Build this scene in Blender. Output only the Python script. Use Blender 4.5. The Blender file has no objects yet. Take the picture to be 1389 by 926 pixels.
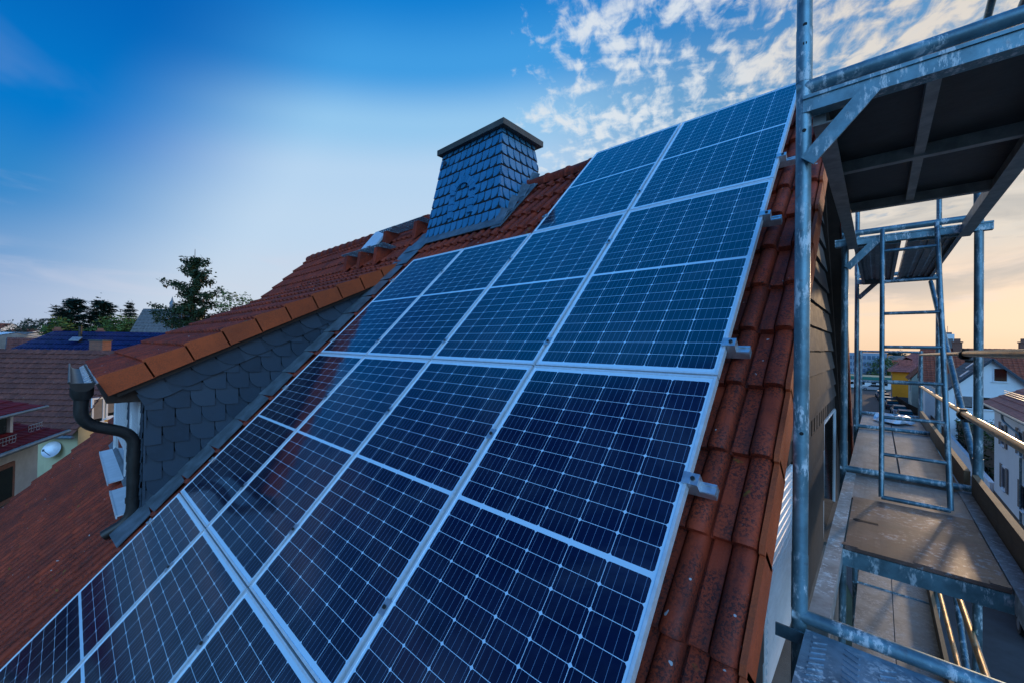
import bpy, bmesh, math, random
from mathutils import Vector, Matrix
R = math.radians
scene = bpy.context.scene
COL = scene.collection
V = Vector

# ------------------------------------------------------------------ camera
F_PX, YAW, PIT, ROL = 545.8, 0.73855, 0.010147, 0.016228
_f = V((-math.sin(YAW)*math.cos(PIT), math.cos(YAW)*math.cos(PIT), math.sin(PIT)))
_r = V((math.cos(YAW), math.sin(YAW), 0)); _u = _r.cross(_f)
FW = _f; RT = math.cos(ROL)*_r + math.sin(ROL)*_u; UP = -math.sin(ROL)*_r + math.cos(ROL)*_u
cam_d = bpy.data.cameras.new('camera'); cam = bpy.data.objects.new('camera', cam_d); COL.objects.link(cam)
m = Matrix.Identity(4)
for i, a in enumerate((RT, UP, -FW)):
    for k in range(3): m[k][i] = a[k]
cam.matrix_world = m
cam_d.sensor_width = 36; cam_d.lens = F_PX/1389*36; cam_d.clip_start = 0.05; cam_d.clip_end = 5000
scene.camera = cam
def ray(x, y): return FW + RT*((x-694.5)/F_PX) - UP*((y-463)/F_PX)
def at(x, y, d): return ray(x, y)*d          # a place seen in the photograph at a known distance

# ------------------------------------------------------------------ sky, sun, exposure
SUN_AZ, SUN_EL = R(11), R(8)                  # azimuth from +Y towards +X
sdir = V((math.sin(SUN_AZ)*math.cos(SUN_EL), math.cos(SUN_AZ)*math.cos(SUN_EL), math.sin(SUN_EL)))
scene.view_settings.view_transform = 'Standard'; scene.view_settings.look = 'None'
scene.view_settings.exposure = 0.0; scene.view_settings.gamma = 1.0
sun_d = bpy.data.lights.new('sun', 'SUN'); sun = bpy.data.objects.new('sun', sun_d); COL.objects.link(sun)
sun_d.energy = 1.15; sun_d.angle = R(2.2); sun_d.color = (1.0, 0.68, 0.40)
sun.rotation_euler = sdir.to_track_quat('Z', 'Y').to_euler()

def lin(c):
    return tuple(((v/255)/12.92 if v/255 <= .04045 else ((v/255+.055)/1.055)**2.4) for v in c) + (1.0,)

class NT:                                     # small node helper
    def __init__(s, tree): s.t = tree; s.n = tree.nodes; s.l = tree.links
    def node(s, typ, **kw):
        o = s.n.new(typ)
        for k, v in kw.items(): setattr(o, k, v)
        return o
    def put(s, sock, v):
        if isinstance(v, bpy.types.NodeSocket): s.l.new(v, sock)
        elif v is not None: sock.default_value = v
    def math(s, op, a, b=None, c=None, clamp=False):
        o = s.node('ShaderNodeMath', operation=op, use_clamp=clamp)
        for i, v in enumerate((a, b, c)): s.put(o.inputs[i], v) if v is not None else None
        return o.outputs[0]
    def mix(s, fac, a, b, blend='MIX'):
        o = s.node('ShaderNodeMix', data_type='RGBA', blend_type=blend); o.clamp_factor = True
        s.put(o.inputs[0], fac); s.put(o.inputs[6], a); s.put(o.inputs[7], b)
        return o.outputs[2]
    def smooth(s, v, a, b, lo=0.0, hi=1.0):
        o = s.node('ShaderNodeMapRange', interpolation_type='SMOOTHSTEP')
        s.put(o.inputs[0], v); o.inputs[1].default_value = a; o.inputs[2].default_value = b
        o.inputs[3].default_value = lo; o.inputs[4].default_value = hi
        return o.outputs[0]
    def noise(s, vec, scale, detail=4, rough=.55, dist=0.0):
        o = s.node('ShaderNodeTexNoise'); s.put(o.inputs['Vector'], vec)
        o.inputs['Scale'].default_value = scale; o.inputs['Detail'].default_value = detail
        o.inputs['Roughness'].default_value = rough; o.inputs['Distortion'].default_value = dist
        return o.outputs[0]
    def ramp(s, fac, stops, interp='EASE'):
        o = s.node('ShaderNodeValToRGB'); cr = o.color_ramp; cr.interpolation = interp
        while len(cr.elements) > 1: cr.elements.remove(cr.elements[-1])
        cr.elements[0].position, cr.elements[0].color = stops[0]
        for p, c in stops[1:]:
            e = cr.elements.new(p); e.color = c
        s.put(o.inputs[0], fac)
        return o.outputs[0]
    def comb(s, x, y, z):
        o = s.node('ShaderNodeCombineXYZ')
        for i, v in enumerate((x, y, z)): s.put(o.inputs[i], v)
        return o.outputs[0]

def build_world():
    w = bpy.data.worlds.new('World'); scene.world = w; w.use_nodes = True
    N = NT(w.node_tree); N.n.clear()
    out = N.node('ShaderNodeOutputWorld'); bg = N.node('ShaderNodeBackground'); N.l.new(bg.outputs[0], out.inputs[0])
    sky = N.node('ShaderNodeTexSky', sky_type='NISHITA'); sky.sun_disc = False
    sky.sun_elevation = SUN_EL; sky.sun_rotation = SUN_AZ; sky.altitude = 100; sky.air_density = 1.0; sky.dust_density = 2.0; sky.ozone_density = 2.0
    tc = N.node('ShaderNodeTexCoord'); sp = N.node('ShaderNodeSeparateXYZ'); N.l.new(tc.outputs['Generated'], sp.inputs[0])
    x, y, z = sp.outputs
    h = N.math('SQRT', N.math('ADD', N.math('MULTIPLY', x, x), N.math('ADD', N.math('MULTIPLY', y, y), 1e-5)))
    c = N.math('DIVIDE', N.math('ADD', N.math('MULTIPLY', x, math.sin(R(16))), N.math('MULTIPLY', y, math.cos(R(16)))), h)
    e = N.math('MAXIMUM', z, 0.0)
    away = N.ramp(e, [(0, lin((150,172,206))), (.06, lin((150,175,214))), (.14, lin((100,153,207))), (.24, lin((48,135,203))), (.36, lin((0,120,203))), (.55, lin((0,100,186))), (.64, lin((0,112,196))), (.78, (.0,.25,.82,1)), (1, (.0,.27,.88,1))])
    mid = N.ramp(N.math('SUBTRACT', e, N.math('MULTIPLY', N.math('SUBTRACT', c, .15), .10)), [(0, lin((196,206,224))), (.10, lin((205,218,234))), (.26, lin((192,217,241))), (.36, lin((184,214,242))), (.45, lin((150,201,240))), (.54, lin((66,158,228))), (.64, lin((12,127,211))), (.78, (.0,.25,.82,1)), (1, (.0,.27,.88,1))])
    sunw = N.ramp(e, [(0, lin((246,212,180))), (.05, lin((249,221,192))), (.12, lin((247,220,197))), (.2, lin((196,196,196))), (.30, lin((136,176,206))), (.45, lin((92,152,200))), (.66, lin((34,122,196))), (.8, (.0,.25,.82,1)), (1, (.0,.27,.88,1))])
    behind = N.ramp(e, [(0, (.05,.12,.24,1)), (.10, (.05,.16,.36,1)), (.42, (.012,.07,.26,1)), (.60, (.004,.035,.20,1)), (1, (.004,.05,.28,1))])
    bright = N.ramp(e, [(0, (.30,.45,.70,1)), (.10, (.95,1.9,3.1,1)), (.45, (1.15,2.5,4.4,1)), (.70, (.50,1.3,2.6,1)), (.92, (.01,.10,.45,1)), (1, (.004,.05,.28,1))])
    behind = N.mix(N.smooth(N.math('DIVIDE', x, h), -.05, .40), behind, bright)     # added bright sky out of view behind the scaffold side, lights roof and steel
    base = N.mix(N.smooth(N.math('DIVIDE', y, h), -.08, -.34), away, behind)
    base = N.mix(N.smooth(N.math('SUBTRACT', c, N.math('MULTIPLY', N.math('SUBTRACT', e, .25), .55)), -.36, .02), base, mid)
    base = N.mix(N.smooth(c, .50, .95), base, sunw)
    # cirrus wisps, faintly pink, low on the side away from the sun
    k = N.math('DIVIDE', 1.0, N.math('ADD', e, .10))
    px, py = N.math('MULTIPLY', x, k), N.math('MULTIPLY', y, k)
    wv = N.comb(N.math('ADD', N.math('MULTIPLY', px, .35), N.math('MULTIPLY', py, .9)), N.math('MULTIPLY', px, 1.1), 3.0)
    wis = N.smooth(N.noise(wv, .9, 5, .55, .6), .50, .78)
    wis = N.math('MULTIPLY', wis, N.smooth(e, .62, .22))
    wis = N.math('MULTIPLY', wis, N.smooth(e, .015, .10))
    base = N.mix(N.math('MULTIPLY', wis, .38), base, lin((212,214,230)))
    # altocumulus puffs, gathered in bands over the roof on the sunny side
    a = R(24)
    ux = N.math('ADD', N.math('MULTIPLY', px, math.cos(a)), N.math('MULTIPLY', py, math.sin(a)))
    uy = N.math('SUBTRACT', N.math('MULTIPLY', py, math.cos(a)), N.math('MULTIPLY', px, math.sin(a)))
    pv = N.comb(N.math('MULTIPLY', ux, 1.0), N.math('MULTIPLY', uy, .62), 0.0)
    puff = N.noise(pv, 17.0, 6, .60, .35)
    band = N.noise(N.comb(N.math('MULTIPLY', ux, .8), N.math('MULTIPLY', uy, 2.3), 7.0), 2.6, 4, .55, .5)
    cov = N.math('ADD', N.math('MULTIPLY', puff, .60), N.math('MULTIPLY', band, .62))
    cov = N.math('ADD', cov, N.smooth(e, .55, .30, 0.0, .09))
    reg = N.smooth(N.math('ADD', c, N.math('MULTIPLY', e, .22)), .48, .84)
    cl = N.smooth(N.math('ADD', cov, N.math('MULTIPLY', N.math('SUBTRACT', reg, 1.0), .30)), .51, .70)
    cl = N.math('MULTIPLY', cl, N.math('MULTIPLY', N.math('MULTIPLY', N.smooth(e, .12, .26), N.smooth(e, .82, .62)), N.smooth(c, .30, .52)))
    shade = N.smooth(cov, .60, .82)
    ccol = N.mix(N.smooth(c, .80, 1.0), lin((233,238,242)), lin((240,226,208)))
    ccol = N.mix(N.math('MULTIPLY', shade, .25), ccol, lin((200,214,226)))
    base = N.mix(N.math('MULTIPLY', cl, .88), base, ccol)
    # grey stratus with bright rims above the sun's horizon
    az = N.math('ARCTAN2', x, y)
    sv = N.comb(N.math('MULTIPLY', az, 2.2), N.math('MULTIPLY', e, 9.0), 11.0)
    st = N.smooth(N.noise(sv, 1.7, 6, .55, .5), .46, .66)
    st = N.math('MULTIPLY', st, N.smooth(c, .86, .97))
    st = N.math('MULTIPLY', st, N.math('MULTIPLY', N.smooth(e, .05, .13), N.smooth(e, .42, .28)))
    base = N.mix(N.math('MULTIPLY', st, .75), base, lin((158,164,170)))
    # glow where the hidden sun stands behind the haze
    dot = N.math('ADD', N.math('MULTIPLY', x, sdir.x), N.math('ADD', N.math('MULTIPLY', y, sdir.y), N.math('MULTIPLY', z, sdir.z)))
    gl = N.math('POWER', N.math('MAXIMUM', dot, 0.0), 60.0)
    base = N.mix(N.math('MULTIPLY', gl, .14), base, (1.08, .88, .66, 1))
    nis = N.mix(1.0, sky.outputs[0], (0.10, 0.10, 0.10, 1), 'MULTIPLY')
    col = N.mix(0.02, base, nis)
    # ground half of the sphere: dull town haze
    col = N.mix(N.smooth(z, -.02, .0), lin((92,104,120)), col)
    N.l.new(col, bg.inputs[0]); bg.inputs[1].default_value = 1.0
build_world()

# ------------------------------------------------------------------ materials
def material(name):
    mt = bpy.data.materials.new(name); mt.use_nodes = True
    N = NT(mt.node_tree); b = N.n['Principled BSDF']
    return mt, N, b
def coords(N): return N.node('ShaderNodeTexCoord').outputs['Object']
def bump(N, b, h, strength=.3, dist=.01):
    o = N.node('ShaderNodeBump'); o.inputs['Strength'].default_value = strength; o.inputs['Distance'].default_value = dist
    N.put(o.inputs['Height'], h); N.l.new(o.outputs[0], b.inputs['Normal'])
def attr(N, name='var'):
    o = N.node('ShaderNodeAttribute'); o.attribute_name = name; return o.outputs['Fac']
def plain(name, col, rough=.6, metal=0.0, var=.25, scale=6.0, bmp=.0, bscale=60., spec=None, use_var=0.0, var_col=None):
    mt, N, b = material(name); P = coords(N)
    n = N.noise(P, scale, 6, .62)
    f = N.smooth(n, .32, .70)
    d = var_col or tuple(v*(1-var) for v in col)
    cc = N.mix(f, tuple(d)+(1,), tuple(min(1, v*(1+var*.5)) for v in col)+(1,))
    if use_var:
        cc = N.mix(N.math('MULTIPLY', attr(N), use_var), cc, (.0,.0,.0,1))
    N.l.new(cc, b.inputs['Base Color']); b.inputs['Metallic'].default_value = metal
    N.put(b.inputs['Roughness'], N.math('ADD', N.math('MULTIPLY', n, .25), rough-.12))
    if spec is not None: b.inputs['Specular IOR Level'].default_value = spec
    if bmp: bump(N, b, N.noise(P, bscale, 5, .6), bmp)
    return mt
M = {}
def terracotta(name, c1, c2, soot, lichen=True, dirt=.45):
    mt, N, b = material(name); P = coords(N)
    v = attr(N)
    base = N.mix(v, c1+(1,), c2+(1,))
    big = N.smooth(N.noise(P, 1.7, 4, .6), .35, .70)
    base = N.mix(N.math('MULTIPLY', big, .38), base, soot+(1,))
    stn = N.node('ShaderNodeMapping'); N.l.new(P, stn.inputs[0]); stn.inputs['Scale'].default_value = (14, 2.2, 2.2)
    base = N.mix(N.math('MULTIPLY', N.smooth(N.noise(stn.outputs[0], 1.0, 5, .65), .46, .72), dirt), base, soot+(1,))
    sp = N.smooth(N.noise(P, 105, 5, .78), .465, .555)
    sp = N.math('MULTIPLY', sp, N.smooth(N.noise(P, 8, 4, .6), .30, .56))
    base = N.mix(N.math('MULTIPLY', sp, dirt*1.6, clamp=True), base, soot+(1,))
    pale = N.smooth(N.noise(P, 160, 3, .6), .60, .72)
    base = N.mix(N.math('MULTIPLY', pale, .28), base, tuple(min(1, q*2.3) for q in c1)+(1,))
    if lichen:
        li = N.math('MULTIPLY', N.smooth(N.noise(P, 22, 3, .5), .66, .71), N.smooth(N.noise(P, 2.5, 2, .5), .48, .60))
        base = N.mix(N.math('MULTIPLY', li, .7), base, (.20,.12,.012,1))
        wh = N.smooth(N.noise(P, 34, 1, .4), .775, .80)
        base = N.mix(N.math('MULTIPLY', wh, .8), base, (.45,.47,.48,1))
    N.l.new(base, b.inputs['Base Color'])
    N.put(b.inputs['Roughness'], N.math('ADD', N.math('MULTIPLY', N.noise(P, 18, 4, .6), .4), .46))
    b.inputs['Specular IOR Level'].default_value = .35
    bump(N, b, N.math('ADD', N.noise(P, 140, 4, .65), N.math('MULTIPLY', N.noise(P, 24, 4, .6), .8)), .35, .006)
    return mt
M['tile'] = terracotta('terracotta_tile', (.33,.040,.013), (.46,.058,.018), (.032,.011,.010), dirt=.55)
M['verge'] = terracotta('terracotta_verge', (.50,.080,.019), (.58,.098,.024), (.16,.04,.018), False, .26)
M['brown_tile'] = terracotta('brown_concrete_tile', (.22,.075,.056), (.29,.10,.07), (.045,.022,.02), True, .5)
M['red_tile'] = terracotta('weathered_red_tile', (.42,.085,.038), (.50,.11,.048), (.10,.03,.02), False, .3)
def slate(name, c1, c2, rough, spec=.5):
    mt, N, b = material(name); P = coords(N)
    base = N.mix(attr(N), c1+(1,), c2+(1,))
    n = N.smooth(N.noise(P, 9, 6, .65), .35, .70)
    base = N.mix(N.math('MULTIPLY', n, .4), base, tuple(q*1.7 for q in c1)+(1,))
    N.l.new(base, b.inputs['Base Color'])
    b.inputs['Specular IOR Level'].default_value = spec
    N.put(b.inputs['Roughness'], N.math('ADD', N.math('MULTIPLY', N.noise(P, 14, 5, .6), .3), rough-.12))
    bump(N, b, N.noise(P, 45, 5, .65), .25, .004)
    return mt
M['slate'] = slate('dark_slate', (.017,.034,.054), (.042,.066,.094), .50)
M['slate_chimney'] = slate('chimney_slate', (.022,.17,.33), (.050,.22,.40), .36)
M['slate_back'] = plain('slate_underlay', (.010,.011,.012), .8)
M['gable_slate'] = slate('gable_slate', (.052,.050,.050), (.092,.088,.085), .72, .14)
def steel(name, col=(.15,.25,.30), metal=.65, rough=.42, splash=.55, rust=.0):
    mt, N, b = material(name); P = coords(N)
    sp1 = N.node('ShaderNodeMapping'); N.l.new(P, sp1.inputs[0]); sp1.inputs['Scale'].default_value = (1,1,.28)
    n1 = N.noise(P, 9, 6, .65); base = N.mix(N.smooth(n1, .3, .7), tuple(c*.62 for c in col)+(1,), tuple(c*1.15 for c in col)+(1,))
    wh = N.math('MULTIPLY', N.smooth(N.noise(sp1.outputs[0], 38, 6, .75), .50, .585), N.smooth(N.noise(P, 7, 4, .6), .44, .56))
    base = N.mix(N.math('MULTIPLY', wh, splash), base, (.70,.73,.74,1))
    if rust:
        ru = N.math('MULTIPLY', N.smooth(N.noise(P, 21, 5, .7), .60, .70), rust)
        base = N.mix(ru, base, (.16,.055,.022,1))
    N.l.new(base, b.inputs['Base Color'])
    N.put(b.inputs['Metallic'], N.math('SUBTRACT', metal, N.math('MULTIPLY', wh, .6), clamp=True))
    N.put(b.inputs['Roughness'], N.math('ADD', N.math('MULTIPLY', n1, .35), rough-.17))
    bump(N, b, N.math('ADD', N.noise(P, 70, 4, .6), N.math('MULTIPLY', wh, .6)), .16, .003)
    return mt
M['steel'] = steel('galvanised_steel', rust=.25)
M['steel_old'] = steel('splashed_galvanised_steel', (.19,.33,.39), .55, .45, .95, .3)
M['steel_dark'] = steel('dull_deck_steel', (.24,.28,.31), .55, .48, .3, .2)
M['rail_alu'] = plain('rail_aluminium', (.64,.68,.71), .36, .75, .2, 25)
M['steel_plank'] = steel('splashed_plank_steel', (.26,.37,.46), .5, .42, .7, .2)
M['aluminium'] = plain('anodised_aluminium', (.84,.87,.89), .36, .35, .10, 30)
M['alu_dirty'] = steel('cement_stained_aluminium', (.42,.42,.41), .25, .62, .9, .15)
M['rail_pipe'] = steel('worn_sun_gold_tube', (.74,.50,.27), .85, .36, .10, .25)  # golden sunlight on the steel is put into this base colour
M['lead'] = plain('lead_flashing', (.17,.21,.24), .50, .45, .35, 7, .2, 20)
M['zinc'] = plain('bright_zinc', (.62,.64,.66), .36, .7, .25, 12)
M['dark_metal'] = plain('dark_painted_metal', (.030,.027,.025), .42, .2, .3, 10)
M['timber_dark'] = plain('dark_stained_timber', (.040,.022,.014), .65, 0, .4, 8, .2, 40)
def wood(name, c1, c2, sx=(1,1,1)):
    mt, N, b = material(name); P = coords(N)
    mp = N.node('ShaderNodeMapping'); N.l.new(P, mp.inputs[0]); mp.inputs['Scale'].default_value = sx
    g = N.noise(mp.outputs[0], 34, 6, .65, .6)
    base = N.mix(N.smooth(g, .35, .68), c1+(1,), c2+(1,))
    st = N.smooth(N.noise(P, 5, 5, .6), .5, .72)
    base = N.mix(N.math('MULTIPLY', st, .5), base, tuple(q*.35 for q in c1)+(1,))
    N.l.new(base, b.inputs['Base Color']); b.inputs['Roughness'].default_value = .68
    bump(N, b, g, .3, .004)
    return mt
M['plank'] = wood('weathered_plank', (.20,.115,.06), (.30,.19,.105), (9,.5,9))
def plywood(name, col, splash):
    mt, N, b = material(name); P = coords(N)
    base = N.mix(N.smooth(N.noise(P, 4, 6, .65), .3, .7), tuple(q*.6 for q in col)+(1,), tuple(q*1.25 for q in col)+(1,))
    pt = N.math('MULTIPLY', N.smooth(N.noise(P, 33, 6, .74), .535, .61), N.smooth(N.noise(P, 3.6, 3, .5), .40, .58))
    base = N.mix(N.math('MULTIPLY', pt, splash), base, (.46,.47,.49,1))
    sm = N.node('ShaderNodeMapping'); N.l.new(P, sm.inputs[0]); sm.inputs['Scale'].default_value = (16,.5,16)
    base = N.mix(N.math('MULTIPLY', N.smooth(N.noise(sm.outputs[0], 1.6, 5, .65), .45, .66), .42), base, tuple(q*.45 for q in col)+(1,))
    rd = N.smooth(N.noise(P, 8, 4, .6), .58, .70)
    base = N.mix(N.math('MULTIPLY', rd, .35), base, (.22,.09,.07,1))
    N.l.new(base, b.inputs['Base Color'])
    N.put(b.inputs['Roughness'], N.math('ADD', N.math('MULTIPLY', N.noise(P, 12, 4, .6), .35), .24))
    bump(N, b, N.math('ADD', N.noise(P, 60, 4, .6), pt), .15, .003)
    return mt
M['ply'] = plywood('brown_phenolic_plywood', (.20,.110,.085), .75)
M['ply_pale'] = plywood('cement_dusted_plywood', (.28,.25,.24), .95)
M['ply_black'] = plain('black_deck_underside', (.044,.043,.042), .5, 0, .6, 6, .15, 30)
M['rib'] = plain('deck_rib_aluminium', (.42,.40,.38), .5, .4, .3, 14)
def render_wall(name, col, stain=.25, bscale=90., bmp=.25):
    mt, N, b = material(name); P = coords(N)
    base = N.mix(N.smooth(N.noise(P, .9, 6, .65), .35, .72), tuple(q*(1-stain) for q in col)+(1,), col+(1,))
    mp = N.node('ShaderNodeMapping'); N.l.new(P, mp.inputs[0]); mp.inputs['Scale'].default_value = (3,3,.25)
    dr = N.smooth(N.noise(mp.outputs[0], 2.2, 5, .6), .56, .76)
    base = N.mix(N.math('MULTIPLY', dr, stain), base, tuple(q*.55 for q in col)+(1,))
    N.l.new(base, b.inputs['Base Color']); b.inputs['Roughness'].default_value = .85
    bump(N, b, N.noise(P, bscale, 4, .6), bmp, .006)
    return mt
M['white_render'] = render_wall('white_render', (.88,.90,.90), .06)
M['cream_render'] = render_wall('cream_render', (.66,.60,.36), .2)
M['pale_yellow_render'] = render_wall('pale_yellow_render', (.74,.56,.30), .2)
M['grey_render'] = render_wall('stained_grey_render', (.66,.66,.63), .35)
M['yellow_render'] = render_wall('yellow_render', (.92,.34,.02), .12)
M['mint_render'] = render_wall('pale_green_render', (.58,.66,.55), .2)
M['concrete'] = render_wall('pebbledash', (.20,.20,.19), .5, 160, .9)
M['plinth'] = render_wall('brown_plinth', (.13,.10,.075), .3)
M['cap'] = render_wall('mossy_cap_concrete', (.11,.115,.11), .5, 60, .8)
M['white_pvc'] = plain('white_plastic', (.74,.76,.78), .4, 0, .08, 5)
M['white_sheet'] = plain('white_sheet_metal', (.72,.75,.80), .35, .2, .10, 9)
M['shutter'] = plain('grey_brown_shutter', (.18,.16,.155), .55, 0, .2, 5)
M['brick'] = None
def brick(name):
    mt, N, b = material(name); P = coords(N)
    t = N.node('ShaderNodeTexBrick'); mp = N.node('ShaderNodeMapping'); N.l.new(P, mp.inputs[0]); mp.inputs['Rotation'].default_value = (R(90),0,0)
    N.l.new(mp.outputs[0], t.inputs[0]); t.inputs['Scale'].default_value = 5
    t.inputs['Color1'].default_value = (.28,.10,.06,1); t.inputs['Color2'].default_value = (.20,.075,.05,1); t.inputs['Mortar'].default_value = (.16,.14,.12,1)
    N.l.new(t.outputs[0], b.inputs['Base Color']); b.inputs['Roughness'].default_value = .85
    return mt
M['brick'] = brick('red_brick')
def glass(name, col=(.006,.008,.010)):
    mt, N, b = material(name); b.inputs['Base Color'].default_value = col+(1,); b.inputs['Roughness'].default_value = .06
    return mt
M['glass'] = glass('window_glass'); M['glass_blue'] = glass('sky_blue_glass', (.12,.20,.29))
M['blue_tile'] = plain('glazed_blue_tile', (.010,.016,.085), .22, 0, .4, 3)
M['maroon_tile'] = plain('dark_red_metal_tile', (.20,.016,.022), .7, 0, .3, 6, spec=.15)
M['grey_tile'] = plain('grey_roof_tile', (.145,.14,.14), .6, 0, .3, 4)
M['dusk_red_tile'] = plain('brown_red_roof_tile', (.46,.135,.105), .6, 0, .35, 3)
M['asphalt'] = plain('asphalt', (.052,.053,.056), .82, 0, .35, 1.3, .4, 60)
M['pavement'] = plain('paving', (.20,.19,.18), .85, 0, .3, 2, .3, 30)
M['earth'] = plain('garden_ground', (.055,.065,.03), .9, 0, .5, .4, .3, 6)
M['kerb'] = plain('kerb_stone', (.24,.23,.22), .8, 0, .25, 3)
M['tyre'] = plain('tyre_rubber', (.012,.012,.013), .8)
M['rim'] = plain('wheel_rim', (.4,.4,.42), .35, .8)
def carpaint(name, col):
    mt, N, b = material(name); b.inputs['Base Color'].default_value = col+(1,); b.inputs['Roughness'].default_value = .3
    b.inputs['Coat Weight'].default_value = .8; b.inputs['Coat Roughness'].default_value = .05
    return mt
M['tail'] = plain('tail_lamp', (.35,.01,.01), .25)
M['lamp'] = plain('clear_lamp', (.7,.72,.75), .2)
def leaf(name, c1, c2):
    mt, N, b = material(name)
    base = N.mix(attr(N), c1+(1,), c2+(1,))
    N.l.new(base, b.inputs['Base Color']); b.inputs['Roughness'].default_value = .6
    b.inputs['Specular IOR Level'].default_value = .25
    return mt
M['needle'] = leaf('spruce_needles', (.014,.034,.018), (.052,.085,.030))
M['fir'] = leaf('fir_needles', (.012,.032,.026), (.030,.062,.045))
M['leafy'] = leaf('broad_leaves', (.035,.075,.018), (.13,.19,.042))
M['hedge'] = leaf('hedge_leaves', (.018,.045,.014), (.055,.100,.028))
M['bark'] = plain('bark', (.06,.042,.03), .9, 0, .4, 9, .5, 30)
M['cone'] = plain('spruce_cone', (.13,.062,.03), .7)

def panel_material():
    mt, N, b = material('solar_cells')
    uv = N.node('ShaderNodeUVMap'); uv.uv_map = 'UVMap'; sp = N.node('ShaderNodeSeparateXYZ'); N.l.new(uv.outputs[0], sp.inputs[0])
    u, v = sp.outputs[0], sp.outputs[1]
    U0, PU, PV, BAND = .0215, .1578, .0802, .018
    uu = N.math('DIVIDE', N.math('SUBTRACT', u, U0), PU)
    vm = N.math('SUBTRACT', N.math('ABSOLUTE', N.math('SUBTRACT', v, .842)), BAND/2)
    vv = N.math('DIVIDE', vm, PV)
    fu = N.math('FRACT', uu); fv = N.math('FRACT', vv)
    du = N.math('MULTIPLY', N.math('MINIMUM', fu, N.math('SUBTRACT', 1.0, fu)), PU)
    dv = N.math('MULTIPLY', N.math('MINIMUM', fv, N.math('SUBTRACT', 1.0, fv)), PV)
    c = N.math('MULTIPLY', N.math('GREATER_THAN', du, .00105), N.math('GREATER_THAN', dv, .00095))
    c = N.math('MULTIPLY', c, N.math('GREATER_THAN', N.math('ADD', du, dv), .0085))
    c = N.math('MULTIPLY', c, N.math('GREATER_THAN', vm, 0.0))
    c = N.math('MULTIPLY', c, N.math('LESS_THAN', vv, 10.0))
    c = N.math('MULTIPLY', c, N.math('GREATER_THAN', uu, 0.0)); c = N.math('MULTIPLY', c, N.math('LESS_THAN', uu, 6.0))
    w5 = N.math('FRACT', N.math('MULTIPLY', fu, 5.0))
    wd = N.math('MULTIPLY', N.math('ABSOLUTE', N.math('SUBTRACT', w5, .5)), PU/5)
    wire = N.math('LESS_THAN', wd, .00075)
    ti = N.node('ShaderNodeTexWhiteNoise', noise_dimensions='2D')
    N.l.new(N.comb(N.math('FLOOR', uu), N.math('FLOOR', N.math('DIVIDE', v, PV)), 0.0), ti.inputs[0])
    cell = N.mix(ti.outputs[0], (.0012,.0035,.018,1), (.0020,.0050,.025,1))
    cell = N.mix(N.math('MULTIPLY', wire, .60), cell, (.22,.36,.54,1))
    colr = N.mix(c, (.62,.82,.95,1), cell)
    N.l.new(colr, b.inputs['Base Color'])
    b.inputs['IOR'].default_value = 1.95
    P = coords(N)
    dust = N.noise(P, 3, 5, .6)
    du2 = N.math('MULTIPLY', N.smooth(N.noise(P, 1.4, 6, .7, .8), .42, .75), .07)
    N.l.new(N.mix(du2, colr, (.34,.40,.46,1)), b.inputs['Base Color'])
    N.put(b.inputs['Roughness'], N.math('ADD', N.math('MULTIPLY', dust, .08), .05))
    bump(N, b, N.noise(P, 5, 2, .5), .02, .01)
    return mt
M['cells'] = panel_material()

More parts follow.
